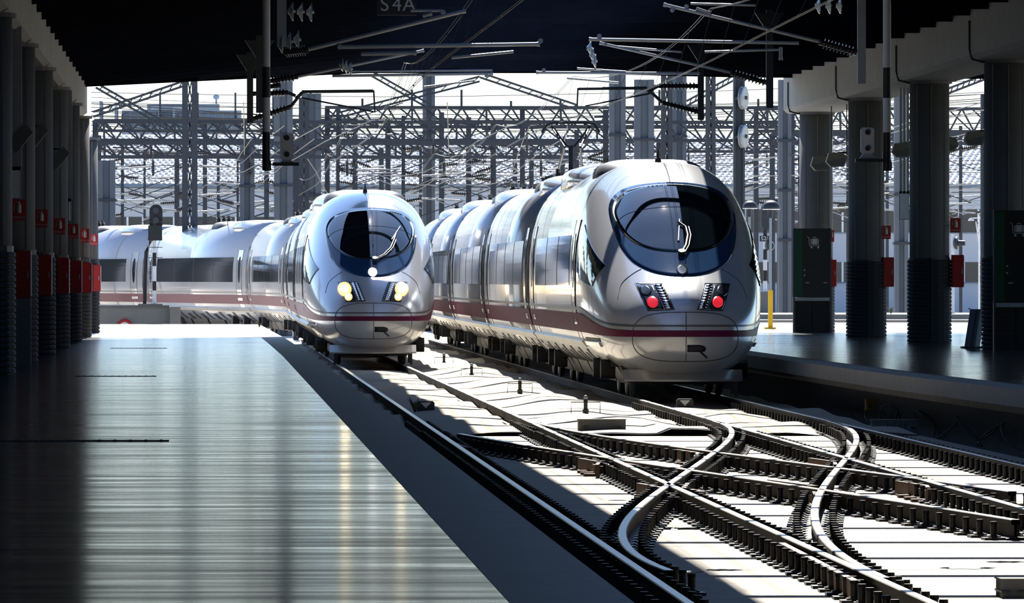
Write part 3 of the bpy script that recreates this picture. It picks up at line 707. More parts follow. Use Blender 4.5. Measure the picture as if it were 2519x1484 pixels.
            # underfloor panels with dark slots
            for k in range(int((s1 - st) / 3.1)):
                q = st + 1.0 + k*3.1
                for m_ in range(3):
                    T.spatch('skirt_slot', [(q + m_*.22, .42), (q + m_*.22 + .10, .42), (q + m_*.22 + .16, .74), (q + m_*.22 + .06, .74)], 'black', sd, .012, car, rows=5)
                T.spatch('skirt_opening', [(q + 1.4, .33), (q + 2.1, .33), (q + 2.15, .66), (q + 1.35, .66)], 'black', sd, .014, car, rows=6)
            for s_ in (s0 + .02, s1 - .05) if i else (s1 - .05,): T.spatch('end_seal', [(s_, .7), (s_ + .03, .7), (s_ + .03, 3.5), (s_, 3.5)], 'black', sd, .016, car)
        for s_ in ((4.6, s1 - 3.6) if i == 0 else (s0 + 3.6, s1 - 3.6)): bogie(T, s_, car)
        b = MB(); st = (2.0 if i == 0 else s0 + .5)
        for k in range(6):
            u0 = st + (s1 - st)*k/6 + .2; u1 = st + (s1 - st)*(k+1)/6 - .2
            vv = [T.M(s_, x, z) for s_ in (u0, u1) for x, z in ((-.8, .20), (.8, .20), (.95, .5), (-.95, .5))]
            b.add(vv, [(0, 1, 2, 3), (7, 6, 5, 4), (0, 4, 5, 1), (1, 5, 6, 2), (2, 6, 7, 3), (3, 7, 4, 0)])
        b.build('underfloor_case', 'black', car)
        if i == 0:
            fairing(T, car, 8.4, 13.5, .95, .09, 'air_unit', 'blue_steel', 1.8); fairing(T, car, 14.5, 24.2, 1.1, .12, taper=3.5)
        else:
            fairing(T, car, s0 + 2, s0 + 8, 1.05, .09, taper=2.4); fairing(T, car, s0 + 9, s0 + 13, .9, .09, 'air_unit', 'blue_steel', 1.4)
            for k in range(3):
                b = MB(); b.lathe(T.M(s0 + 13.6 + k*.7, -.3 + .3*k, 3.85), T.M(s0 + 13.6 + k*.7, -.3 + .3*k, 4.28), [(0, .07), (.15, .12), (.2, .06), (.35, .12), (.4, .06), (.55, .12), (.6, .06), (.75, .12), (.8, .06), (1, .06)], 10); b.build('roof_insulator', 'porcelain', car)
    return T, cars
TR, carsR = make_train([(7.69, 125.0), (7.69, 150.7), (7.69, 175.5), (7.69, 200.3), (7.80, 225.1), (7.95, 249.9)], 'near silver high-speed train on the right with red tail lamps lit', False, 5, 'high_speed_train')
TL, carsL = make_train([(3.61, 172.0), (3.61, 197.7), (3.68, 222.5), (3.80, 247.3), (2.75, 272.0), (-1.10, 296.2), (-6.9, 320.3), (-14.5, 344)], 'silver high-speed train on the left with yellow head lamps glowing, curving away', True, 7, 'high_speed_train')
# raised pantograph of the right train
def pantograph(T, car, s, zc_):
    b = MB(); b.box(*([0]*6)) if False else None
    lo = T.M(s - .8, 0, 4.05)
    for x in (-.28, .28): b.tube([T.M(s + .9, x, 4.12), T.M(s - .6, x*.6, 4.75)], .03); b.tube([T.M(s - .6, x*.6, 4.75), T.M(s + .3, x*1.4, zc_ - .12)], .022)
    b.bar(T.M(s - .8, -.6, 4.08), T.M(s - .8, .6, 4.08), .08); b.bar(T.M(s + 1.0, -.6, 4.08), T.M(s + 1.0, .6, 4.08), .08)
    b.build('pantograph_arm', 'steel_dark', car)
    b = MB()
    for d in (-.15, .15): b.tube([T.M(s + .3 + d, -.62, zc_ - .20), T.M(s + .3 + d, -.50, zc_ - .03), T.M(s + .3 + d, -.38, zc_), T.M(s + .3 + d, .38, zc_), T.M(s + .3 + d, .50, zc_ - .03), T.M(s + .3 + d, .62, zc_ - .20)], .022)
    b.bar(T.M(s + .15, -.30, zc_ - .04), T.M(s + .45, -.30, zc_ - .04), .04); b.bar(T.M(s + .15, .30, zc_ - .04), T.M(s + .45, .30, zc_ - .04), .04)
    b.tube([T.M(s + .3, -.42, zc_ - .06), T.M(s + .3, -.08, zc_ - .50), T.M(s + .3, .08, zc_ - .50), T.M(s + .3, .42, zc_ - .06)], .025)
    b.bar(T.M(s + .3, 0, 4.0), T.M(s + .3, 0, zc_ - .50), .09, .09)
    b.build('pantograph_head', 'steel_dark', car)
pantograph(TR, carsR[1], 40, 5.28)

# ------------------------------------------------------------------ columns
def ring_mesh(r0, r1, h, n=20):
    b = MB(); b.lathe((0, 0, 0), (0, 0, h), [(0, r0), (.12, r1), (.55, r1), (1, r0)], n); return mesh_of(b, 'slat', 'cladding')
SL = ring_mesh(.458, .472, .076)
def column(x, y, zf, ztop, clad_h, label, grp, rs=.42):
    t = thing('column', (x, y, zf), label, 'column', grp)
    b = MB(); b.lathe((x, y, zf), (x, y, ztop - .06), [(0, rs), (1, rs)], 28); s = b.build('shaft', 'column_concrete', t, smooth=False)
    me = s.data
    for p in me.polygons: p.use_smooth = len(p.vertices) == 4
    for k in range(-1, 2):
        a = -math.pi/2 + k*.75; q = (x + math.cos(a)*rs, y + math.sin(a)*rs); b = MB(); b.box(q[0] - .012, q[0] + .012, q[1] - .012, q[1] + .012, zf + clad_h, ztop - .1); b.build('joint_strip', 'concrete_dark', t)
    b = MB(); b.cyl((x, y, ztop - .06), (x, y, ztop), rs + .06, 24); b.build('bearing_pad', 'concrete_dark', t)
    b = MB(); b.cyl((x, y, zf), (x, y, zf + clad_h), .44, 20); b.build('cladding_core', 'black', t)
    n = int(clad_h / .083)
    for k in range(n): inst('slat', SL, t, (x, y, zf + .005 + k*.083))
    b = MB(); b.box(x - .008, x + .008, y - .495, y - .47, zf, zf + clad_h); b.build('cladding_seam', 'black', t)
    return t
ordn = ['nearest', 'second', 'third', 'fourth', 'fifth', 'sixth', 'seventh', 'eighth']
for i, y in enumerate(COLL):
    if i == 0: continue
    lab = ('round concrete column of the left row, %s from the viewer' % ordn[i - 1]) if i < 7 else 'last column of the left row, standing outside the roof'
    column(-3.12, y, ZP, 5.55 if i < 7 else 5.3, 1.74, lab, 'columns of the left row')
for i, y in enumerate(COLR):
    if i == 0: continue
    column(15.12, y, ZPR, 6.11, 1.78, 'round concrete column of the right row, %s' % ['at the right edge of view', 'second from the right edge', 'third from the right edge', 'farthest, behind the trolley machine'][i - 1], 'columns of the right row')
# fire points: red cabinet + sign
def ext_sign(x0, x1, y, z0, z1, label, grp):
    t = thing('fire_sign', ((x0+x1)/2, y, z0), label, 'sign', grp); w_, h_ = x1 - x0, z1 - z0; cx = (x0 + x1)/2
    b = MB(); b.box(x0, x1, y, y + .012, z0, z1); b.build('plate', 'sign_red', t)
    b = MB(); b.lathe((cx + .01, y - .006, z0 + h_*.36), (cx + .01, y - .006, z0 + h_*.9), [(0, .16*w_), (.7, .16*w_), (.82, .07*w_), (1, .07*w_)], 12); b.build('extinguisher_icon', 'cream', t)
    b = MB(); b.tube([(cx + .01, y - .004, z0 + h_*.88), (cx - .16*w_, y - .004, z0 + h_*.85), (cx - .27*w_, y - .004, z0 + h_*.7), (cx - .27*w_, y - .004, z0 + h_*.45)], .006, 5); b.build('hose_icon', 'cream', t)
    text('lettering', 'EXTINTOR', w_*.205, (cx, y - .002, z0 + h_*.14), 'cream', t)
    b = MB(); b.bar((cx, y + .012, z0 + h_*.5), (cx, y + .36, z0 + h_*.5), .03); b.build('bracket', 'galv', t)
def cabinet(x0, x1, y, z0, z1, label, grp):
    t = thing('fire_cabinet', ((x0+x1)/2, y, z0), label, 'cabinet', grp)
    b = MB(); b.box(x0, x1, y, y + .22, z0, z1); b.build('case', 'red', t)
    b = MB(); b.box(x1, x1 + .012, y + .02, y + .20, z0 + .03, z1 - .03); b.build('glass_door', 'screen', t)
    b = MB(); b.box(x0 + .02, x1 - .02, y - .008, y, z0 + .02, z1 - .02); b.build('front_panel', 'red', t)
    b = MB(); b.box(x1 - .05, x1 - .03, y - .02, y - .008, (z0+z1)/2 - .05, (z0+z1)/2 + .05); b.build('latch', 'galv', t)
    b = MB(); b.box((x0+x1)/2 - .05, (x0+x1)/2 + .05, y + .22, y + .38, (z0+z1)/2 - .1, (z0+z1)/2 + .1); b.build('mount', 'steel_dark', t)
def fp(v, y): return (v - VX) * y / FPX
LB = [(37, 76), (93, 127), (141, 170), (173, 201), (204, 226), (230, 248)]; LS = [(28, 64), (85, 118), (133, 161), (168, 193), (198, 220), (223, 241)]
LSy = [(491, 543), (516, 560), (537, 577), (551, 587), (563, 597), (576, 604)]; LBy = [(617, 733), (627, 727), (634, 722), (641, 721), (647, 720), (652, 717)]
for i in range(6):
    y = COLL[i + 2] - .75
    cabinet(fp(LB[i][0], y), fp(LB[i][1], y), y, H - (LBy[i][1]-HY)*y/FPX, H - (LBy[i][0]-HY)*y/FPX, 'red fire hose cabinet on the left columns, %s from the viewer' % ordn[i], 'red cabinets on the left columns')
    ext_sign(fp(LS[i][0], y), fp(LS[i][1], y), y + .05, H - (LSy[i][1]-HY)*y/FPX, H - (LSy[i][0]-HY)*y/FPX, 'red EXTINTOR sign on the left columns, %s from the viewer' % ordn[i], 'EXTINTOR signs on the left columns')
for i, (yi, bx, by, sx, sy) in enumerate(((162.3, (2346, 2375), (627, 707), (2342, 2368), (536, 572)), (178, (2176, 2202), (633, 706), (2170, 2195), (555, 588)), (192.8, (2036, 2060), (639, 705), (2044, 2055), (566, 595)))):
    y = yi - .3; wh = ['second', 'third', 'farthest'][i]
    cabinet(fp(bx[0], y), fp(bx[1], y), y, H - (by[1]-HY)*y/FPX, H - (by[0]-HY)*y/FPX, 'dark red fire hose cabinet on the %s right-row column' % wh, 'red cabinets on the right columns')
    ext_sign(fp(sx[0], y), fp(sx[1], y), y + .05, H - (sy[1]-HY)*y/FPX, H - (sy[0]-HY)*y/FPX, 'red extinguisher sign on the %s right-row column' % wh, 'extinguisher signs on the right columns')
# grey pedestal under the first cabinet
b = MB(); y = COLL[2] - .8; b.box(fp(38, y), fp(72, y), y, y + .3, ZP, H - (735-HY)*y/FPX); b.box(fp(72, y), fp(77, y), y + .02, y + .28, ZP, H - (735-HY)*y/FPX)
b.build('pedestal', 'concrete', label='pale grey concrete pedestal under the nearest red cabinet on the left', cat='pedestal')

# trolley machines
def machine(px0, px1, py0, py1, y, label):
    x0, x1 = fp(px0, y), fp(px1, y); zt_ = H - (py0-HY)*y/FPX; W = x1 - x0; cx = (x0+x1)/2; z0 = ZPR; Hh = zt_ - z0
    t = thing('trolley_machine', (cx, y, z0), label, 'ticket machine', 'luggage trolley machines')
    zm = z0 + Hh * .34
    b = MB(); b.box(x0, x1, y, y + .12, zm, zt_); b.build('panel', 'machine', t)
    b = MB(); b.box(x0 + .01, x0 + W*.24, y - .006, y, zm + .02, zt_ - .03); b.build('green_strip', 'green', t)
    for xa in (x0, x1 - .04): b = MB(); b.box(xa, xa + .04, y - .02, y + .14, z0, zt_ + .01); b.build('frame_post', 'steel_dark', t)
    b = MB(); b.box(x0 + .04, x1 - .04, y - .03, y + .10, zm - .09, zm - .01); b.build('silver_band', 'galv', t)
    b = MB(); b.box(x0 + .05, x1 - .05, y + .04, y + .12, z0, zm - .09); b.build('lower_core', 'black', t)
    n = 9
    for k in range(n):
        za = z0 + .01 + (zm - .11 - z0) * k / n
        for xa, xb in ((x0 + .05, cx - .01), (cx + .01, x1 - .05)):
            b = MB(); b.box(xa, xb, y + .01, y + .04, za, za + (zm - .11 - z0)/n * .72); b.build('slat', 'cladding', t)
    # pictogram: suitcase on trolley
    s = W * .30; ix, iz = cx + W*.05, z0 + Hh*.84; yy = y - .004; b = MB()
    b.box(ix - .30*s, ix - .22*s, yy - .004, yy, iz + .05*s, iz + .55*s); b.box(ix - .17*s, ix + .27*s, yy - .004, yy, iz + .05*s, iz + .55*s); b.box(ix + .32*s, ix + .40*s, yy - .004, yy, iz + .05*s, iz + .55*s)
    b.tube([(ix - .08*s, yy, iz + .55*s), (ix - .08*s, yy, iz + .68*s), (ix + .18*s, yy, iz + .68*s), (ix + .18*s, yy, iz + .55*s)], .03*s, 5); b.build('suitcase_icon', 'icon', t)
    b = MB(); b.tube([(ix - .60*s, yy, iz + .75*s), (ix - .46*s, yy, iz + .66*s), (ix - .40*s, yy, iz - .05*s), (ix + .50*s, yy, iz - .05*s)], .03*s, 5)
    for dx in (-.22, .36): b.cyl((ix + dx*s, yy - .004, iz - .20*s), (ix + dx*s, yy, iz - .20*s), .09*s, 12)
    b.build('trolley_icon', 'icon', t)
    for k, zz in enumerate((.60, .55)): b = MB(); b.cyl((x0 + W*.30, y - .006, z0 + Hh*zz), (x0 + W*.30, y, z0 + Hh*zz), .022, 12); b.build('button', 'galv', t)
    for zz in (.645, .52): b = MB(); b.box(x0 + W*.28, x1 - W*.12, y - .004, y, z0 + Hh*zz, z0 + Hh*zz + .012); b.build('rule_line', 'cladding', t)
    for dx in (.33, .80): b = MB(); b.box(x0 + W*dx, x0 + W*(dx + .1), y - .004, y, z0 + Hh*.475, z0 + Hh*.482); b.build('small_print', 'icon', t)
machine(1953, 2047, 562, 818, 191.6, 'tall dark trolley machine with white luggage pictogram before the farthest right column')
machine(2449, 2560, 517, 862, 145.3, 'tall dark trolley machine cut by the right edge of view')
# leaning board
y = 150.0; t = thing('leaning_board', tuple(ground(2405, 858, ZPR)), 'curved dark metal sheet board leaning beside the right trolley machine', 'board')
a = ground(2405, 858, ZPR); y = a.y; b = MB(); vs = []; n = 7
for j, (zz, dxp) in enumerate(((ZPR + .03, 0), (ZPR + .03 + 93*y/FPX, 16))):
    for i in range(n): q = i/(n-1); vs.append(((2378 + dxp + 38*q - VX)*y/FPX, y + .10 + (.16*j) - .07*math.sin(q*math.pi), zz))
b.add(vs + [Vector(v) + Vector((0, .02, 0)) for v in vs], [(i, i+1, n+i+1, n+i) for i in range(n-1)] + [(2*n+i, 3*n+i, 3*n+i+1, 2*n+i+1) for i in range(n-1)] + [(i, 2*n+i, 2*n+i+1, i+1) for i in range(n-1)] + [(n+i, n+i+1, 3*n+i+1, 3*n+i) for i in range(n-1)] + [(0, n, 3*n, 2*n), (n-1, 3*n-1, 4*n-1, 2*n-1)]); b.build('sheet', 'board', t)
b = MB(); b.bar(((2370-VX)*y/FPX, y + .1, ZPR + .02), ((2428-VX)*y/FPX, y + .1, ZPR + .02), .05, .04); b.bar(((2372-VX)*y/FPX, y - .1, ZPR + .02), ((2372-VX)*y/FPX, y + .3, ZPR + .02), .03); b.build('foot_bar', 'steel_dark', t)
b = MB(); b.tube([((2396-VX)*y/FPX, y + .28, ZPR + .70), ((2394-VX)*y/FPX, y + .28, ZPR + .76), ((2390-VX)*y/FPX, y + .28, ZPR + .77)], .012); b.build('hook', 'steel_dark', t)

# ------------------------------------------------------------------ things hung from the roof
def hung_signal(px, y, side, label):
    x = fp(px, y); s = y / FPX; t = thing('hanging_signal', (x, y, H - (420-HY)*s), label, 'signal', 'signals hung on striped poles')
    ztop = zroof(x) + .0; zz = [ztop] + [H - (q-HY)*s for q in (165, 240, 325, 420)]; r = 10*s
    for k in range(4): b = MB(); b.cyl((x, y, zz[k+1]), (x, y, zz[k]), r, 14); b.build('pole_section', ['pole_grey', 'black', 'pole_grey', 'black'][k], t)
    b = MB(); z0 = H - (420-HY)*s; b.prism([(x - 10*s, y - .02, z0), (x + 12*s, y - .02, z0), (x + 12*s, y - .02, z0 + 20*s), (x + 3*s, y - .02, z0 + 48*s), (x - 10*s, y - .02, z0 + 48*s)], (0, .1, 0)); b.build('gusset', 'black', t)
    px0, px1 = (670, 735) if side > 0 else (2107, 2180)
    b = MB(); zp = H - ((408 if side > 0 else 398) - HY)*s; b.box(fp(px0, y), fp(px1, y), y - .09, y + .09, zp, zp + 8*s); b.build('shelf', 'black', t)
    bx0, bx1, by0, by1 = (689, 722, 328, 393) if side > 0 else (2120, 2153, 313, 377)
    b = MB(); X0, X1, Z0, Z1 = fp(bx0, y), fp(bx1, y), H - (by1-HY)*s, H - (by0-HY)*s; c_ = .03
    b.prism([(X0 + c_, y - .05, Z0), (X1 - c_, y - .05, Z0), (X1, y - .05, Z0 + c_), (X1, y - .05, Z1 - c_), (X1 - c_, y - .05, Z1), (X0 + c_, y - .05, Z1), (X0, y - .05, Z1 - c_), (X0, y - .05, Z0 + c_)], (0, .1, 0)); hd = b.build('signal_head', 'pole_grey', t)
    for q in (.20, .82): b = MB(); zc_ = Z0 + (Z1-Z0)*q; b.cyl(((X0+X1)/2, y - .075, zc_), ((X0+X1)/2, y - .05, zc_), .042, 14); b.build('lamp_opening', 'black', hd)
    b = MB(); b.prism([(X0 - .02, y - .05, Z0 - .08), (X1 + .03, y - .05, Z0 - .08), (X1 - .04, y - .05, Z0), (X0 + .04, y - .05, Z0)], (0, .1, 0)); b.build('base', 'galv', t)
hung_signal(655, 120, 1, 'grey two-lamp signal box on black and grey striped pole, left')
hung_signal(2185, 120, -1, 'grey two-lamp signal box on black and grey striped pole, right')
def insulator(b, p0, p1, n=9, r=.085):
    prof = [(0, .05), (.06, .05)]
    for k in range(n): a = .08 + .84*k/n; prof += [(a, .045), (a + .84/n*.35, r), (a + .84/n*.5, r), (a + .84/n*.62, .045)]
    prof += [(.94, .05), (1, .05)]; b.lathe(p0, p1, prof, 10)
def cantilever(label, y, dpx, dtop, dbot, items, grp='overhead wire brackets'):
    x = fp(dpx, y); zb_ = H - (dbot-HY)*y/FPX; t = thing('wire_bracket', (x, y, zb_), label, 'wire bracket', grp)
    b = MB(); b.bar((x, y, zb_), (x, y, zroof(x) + .27), .13, .13); b.build('drop_post', 'steel_dark' if dbot > 250 else 'galv', t)
    b = MB(); b.prism([(x - .28, y - .06, zroof(x) - .02), (x + .28, y - .06, zroof(x) - .02), (x + .07, y - .06, zroof(x) - .35), (x - .07, y - .06, zroof(x) - .35)], (0, .12, 0)); b.build('head_bracket', 'steel_dark', t)
    for k, a0, a1 in items:
        b = MB(); p0, p1 = P(a0[0], a0[1], y), P(a1[0], a1[1], y)
        if k == 'I': insulator(b, p0, p1); b.build('insulator', 'porcelain', t)
        elif k == 'T': b.cyl(p0, p1, .029, 10); b.cyl(p1 - (p1-p0).normalized()*.04, p1, .036, 10); b.build('tube', 'galv', t)
        elif k == 't': b.cyl(p0, p1, .020, 8); b.build('steady_arm', 'galv', t)
        elif k == 'B': b.cyl(p0, p1, .035, 10); b.build('tube', 'steel_dark', t)
        elif k == 'b': b.cyl(p0, p1, .018, 8); b.build('steady_arm', 'steel_dark', t)
        elif k == 'D':
            for q in range(3): c = p0.lerp(p1, q/2); b.lathe(c - Vector((.05, 0, 0)), c + Vector((.06, 0, 0)), [(0, .03), (.3, .06), (.6, .13), (.75, .135), (.8, .02), (1, .02)], 14)
            b.build('glass_insulators', 'glass_disc', t)
        elif k == 'C':
            b.lathe(p0 - Vector((0, .03, 0)), p0 + Vector((0, .03, 0)), [(0, .035), (1, .035)], 10); b.build('clamp', 'galv', t)
cantilever('nearest pale wire bracket hanging left of the S4A sign', 107, 693, 0, 115, [('I', (698, 128), (758, 122)), ('T', (758, 122), (1145, 26)), ('T', (839, 116), (1328, 108)), ('T', (888, 133), (1024, 130)), ('t', (1111, 142), (1263, 127)), ('t', (1010, 26), (1090, 26)), ('T', (1040, 40), (1062, 33)), ('D', (690, 108), (730, 98)), ('D', (716, 28), (762, 30)), ('C', (1330, 100), (0, 0)), ('C', (1090, 30), (0, 0)), ('C', (836, 116), (0, 0))])
cantilever('second wire bracket on the left with horizontal tube at roof edge', 149, 638, 95, 278, [('I', (645, 202), (733, 189)), ('T', (733, 189), (1043, 124)), ('T', (817, 187), (1213, 181)), ('t', (860, 176), (1211, 173)), ('t', (1043, 214), (1167, 198)), ('D', (840, 160), (860, 170)), ('C', (1196, 186), (0, 0)), ('I', (650, 215), (690, 210))])
cantilever('black forked wire bracket against the sky on the left', 158, 615, 130, 303, [('I', (622, 231), (709, 228)), ('B', (709, 228), (727, 236)), ('B', (727, 243), (745, 227)), ('B', (742, 226), (918, 224)), ('I', (622, 293), (715, 263)), ('B', (715, 263), (742, 228)), ('b', (743, 241), (919, 275)), ('b', (919, 222), (922, 277)), ('C', (735, 235), (0, 0))])
cantilever('nearest pale wire bracket at upper right above the tracks', 123, 2122, 0, 205, [('I', (2110, 128), (2018, 102)), ('T', (2016, 101), (1633, 10)), ('T', (1967, 105), (1449, 96)), ('t', (1922, 121), (1735, 127)), ('T', (1922, 115), (1922, 147)), ('t', (1700, 8), (1860, 12)), ('T', (1714, 20), (1750, 32)), ('D', (2014, 12), (2066, 12)), ('C', (1475, 88), (0, 0)), ('C', (1690, 15), (0, 0)), ('C', (1655, 24), (0, 0))])
cantilever('second wire bracket on the right with long sloping tube', 144, 1895, 110, 265, [('I', (1891, 203), (1799, 178)), ('T', (1797, 177), (1475, 105)), ('T', (1722, 180), (1319, 178)), ('t', (1519, 114), (1678, 127)), ('t', (1395, 192), (1522, 203)), ('t', (1420, 168), (1540, 176)), ('C', (1338, 172), (0, 0)), ('C', (1490, 108), (0, 0)), ('D', (1450, 118), (1462, 150))])
cantilever('black forked wire bracket against the sky on the right', 164, 1725, 110, 295, [('I', (1719, 211), (1621, 211)), ('B', (1621, 211), (1600, 222)), ('B', (1612, 235), (1585, 214)), ('B', (1590, 216), (1424, 218)), ('I', (1722, 275), (1630, 252)), ('B', (1630, 252), (1595, 219)), ('b', (1602, 229), (1440, 260)), ('b', (1422, 216), (1420, 262)), ('C', (1605, 228), (0, 0))])
# overhead wires of the two tracks
def overhead(u, ysup, label, stag):
    t = thing('overhead_wire', (u, 60, 5.2), label, 'wire', 'overhead wires')
    ys = list(np.arange(58, 330, 2.0)); sup = [58] + ysup + [215, 265, 330]
    def zm(y):
        for a, c in zip(sup[:-1], sup[1:]):
            if a <= y <= c: q = (y - a)/(c - a); return 6.25 - 4*.42*q*(1 - q) * min(1, (c - a)/45)
        return 6.2
    def ux(y): return u + stag*math.sin((y - 60)/47*math.pi)
    for d in (-.02, .02): b = MB(); b.tube([(ux(y) + d, y, 5.29) for y in ys], .0065, 5); b.build('contact_wire', 'wire', t)
    for d in (.22, .27): b = MB(); b.tube([(ux(y) + d, y, zm(y)) for y in ys], .006, 5); b.build('messenger_wire', 'wire', t)
    for y in np.arange(62, 250, 6.0): b = MB(); b.tube([(ux(y), y, 5.29), (ux(y) + .24, y, zm(y))], .004, 4); b.bar((ux(y), y - .03, 5.30), (ux(y), y + .03, 5.30), .03); b.build('dropper', 'wire', t)
overhead(3.62, [107, 154], 'overhead wires running above the left train', .12)
overhead(7.55, [123, 164], 'overhead wires running above the right train', -.15)
# platform sign S4A
y = 118; t = thing('platform_sign', tuple(P(976, 35, y)), 'black hanging plate lettered S4A under the roof', 'sign')
b = MB(); p = P(928, 37, y); q = P(1025, -40, y); b.box(p.x, q.x, y, y + .06, p.z, min(q.z, 6.35)); b.build('plate', 'black', t)
for k, ch in enumerate('S4A'): text('letter', ch, .30, P(946 + 30*k, 12, y - .01), 'pole_grey', t)
for px in (945, 1005): b = MB(); b.bar((fp(px, y), y + .03, p.z + .4), (fp(px, y), y + .03, zroof(3)), .03); b.build('hanger', 'steel_dark', t)
# hexagonal floodlights and rods under the right beam
def flood(px, py, y, flip, label, hang=True):
    c = P(px, py, y); s = 26 * y / FPX; t = thing('floodlight', tuple(c), label, 'floodlight', 'box floodlights under the right beam')
    pts = [(-1, -.2), (-.75, .75), (.35, .9), (1.05, .35), (.7, -.75), (-.55, -.8)]
    b = MB(); b.prism([(c.x + flip*x*s, y - .12, c.z + z*s*.85) for x, z in pts][::flip], (0, .3, 0)); b.build('housing', 'lamp_box', t)
    b = MB(); b.prism([(c.x + flip*x*s*.85, y - .125, c.z + z*s*.7) for x, z in pts[3:] + pts[:1]][::flip], (0, -.004, 0)); b.build('lens_panel', 'concrete_dark', t)
    b = MB(); b.bar((c.x + flip*1.0*s, y + .05, c.z + .5*s), (c.x + flip*1.0*s, y + .05, 6.12), .025); b.build('hanger_rod', 'steel_dark', t)
    b = MB(); b.bar((c.x + flip*.2*s, y + .05, c.z + .7*s), (c.x + flip*1.05*s, y + .05, c.z + .75*s), .05); b.build('bracket', 'steel_dark', t)
flood(2022, 402, 186, 1, 'pale box floodlight in front of the farthest right column'); flood(2060, 393, 184, 1, 'dark box floodlight beside the pale one at the farthest right column')
flood(2222, 369, 168, 1, 'box floodlight between second and third right columns'); flood(2335, 354, 166, -1, 'box floodlight half hidden on the second right column'); flood(2402, 340, 156, 1, 'box floodlight hung by a rod left of the right edge column')
def hung_panel(px0, px1, py0, py1, y, ztop, rods, label):
    a, c = P(px0, py1, y), P(px1, py0, y); t = thing('information_display', ((a.x+c.x)/2, y, a.z), label, 'display panel', 'hanging information panels')
    b = MB(); b.box(a.x, c.x, y, y + .08, a.z, c.z); b.build('panel', 'steel_dark', t)
    b = MB(); b.box(a.x + .01, c.x - .01, y - .012, y, a.z + .01, c.z - .01); b.build('face', 'screen', t)
    b = MB(); b.bar((a.x, y + .04, c.z + .02), (c.x, y + .04, c.z + .02), .05); b.build('top_rail', 'galv', t)
    for r_ in rods: b = MB(); b.bar((fp(r_, y), y + .04, c.z), (fp(r_, y), y + .04, ztop), .05); b.build('rod', 'galv', t)
hung_panel(30, 52, 418, 490, 112, 5.6, (33, 41, 50), 'bright hanging panel between the nearest left columns')
hung_panel(2215, 2240, 475, 540, 168, 6.15, (2219, 2228, 2237), 'bright hanging panel left of the second right column')
hung_panel(168, 176, 495, 545, 150, 5.6, (169, 175), 'narrow bright hanging panel deep in the left row')
for (px, py, y) in ((55, 335, 112), (95, 330, 125), (150, 385, 138)):
    c = P(px, py, y); t = thing('wall_lamp', tuple(c), ['angular lamp on the first gap of the left row', 'angular lamp on the second gap of the left row', 'angular lamp on the third gap of the left row'][int((y-112)//12.5)], 'lamp', 'angular lamps of the left row')
    b = MB(); b.prism([(c.x - .25, y, c.z - .1), (c.x + .05, y, c.z + .18), (c.x + .16, y, c.z + .05), (c.x - .08, y, c.z - .25)], (0, .25, 0)); b.build('housing', 'concrete_dark', t)
    b = MB(); b.bar((c.x + .02, y + .1, c.z + .12), (c.x - .35, y + .1, c.z + .16), .03); b.build('arm', 'steel_dark', t)
# conduits at beam joints, right
for i, y in enumerate(COLR[1:]):
    b = MB(); x = 14.39; b.tube([(x, y - .3, 6.85), (x, y - .3, 6.3), (x + .05, y - .25, 6.12), (x + .25, y - .2, 6.07), (x + .7, y - .2, 6.06)], .022); b.build('conduit', 'black', label='black conduit looping down the right beam at its %s column' % ['edge', 'second', 'third', 'farthest'][i], cat='conduit', group='conduits on the right beam')

# ------------------------------------------------------------------ outside, near: wall, signals, lamp post
y = 221.0; t = thing('low_wall', (fp(340, y), y, ZP), 'low grey concrete wall at the far end of the left platform', 'wall')
x0, x1, x2 = fp(215, y), fp(418, y), fp(444, y); zt_ = H - (757-HY)*y/FPX
b = MB(); b.box(x0, x1, y, y + .5, -.45, zt_); b.build('wall_block', 'concrete', t)
b = MB(); b.box(x1 + .003, x2, y - .3, y + .5, -.45, zt_ + .03); b.build('end_block', 'concrete', t)
b = MB(); b.box(x0, x1 - .02, y - .06, y + .56, zt_, zt_ + .07); b.box(fp(340, y), fp(400, y), y - .1, y + .6, zt_ + .07, zt_ + .11); b.build('cap_stone', 'concrete_dark', t)
t = thing('round_sign', (fp(307, y), y - .05, ZP), 'white round sign with thick red ring against the low wall', 'sign')
c = Vector((fp(307, y), y - .05, H - (806-HY)*y/FPX)); b = MB(); b.cyl(c - Vector((0, .01, 0)), c + Vector((0, .01, 0)), .17, 24); b.build('disc', 'white', t)
b = MB(); b.tube([(c.x + .2*math.cos(2*math.pi*k/28), c.y - .012, c.z + .2*math.sin(2*math.pi*k/28)) for k in range(28)], .042, 8, True); b.build('red_ring', 'sign_red', t)
b = MB(); b.box(c.x - .04, c.x + .04, c.y - .02, c.y + .03, c.z + .2, c.z + .27); b.build('clip', 'sign_red', t)
def signal_post(px, y, zf, py_box, label, parts, r=.055):
    return thing('signal_post', (fp(px, y), y, zf), label, 'signal', 'lineside signals')
y = 221.3; x = fp(380, y); t = signal_post(380, y, zt_ + .1, 0, 'black railway signal on striped post above the low wall', 0)
zz = [H - (q-HY)*y/FPX for q in (755, 715, 692, 655, 622, 590)]
for k in range(5): b = MB(); b.cyl((x, y, zz[k]), (x, y, zz[k+1]), .055, 12); b.build('post_section', ['white', 'black', 'white', 'black', 'white'][k], t)
b = MB(); b.cyl((x, y, zz[5]), (x, y, zz[5] + .5), .06, 12); b.build('post_top', 'steel_dark', t)
a, c = P(365, 592, y), P(399, 555, y); b = MB(); b.box(a.x, c.x, y - .15, y + .15, a.z, c.z); b.build('relay_case', 'black', t)
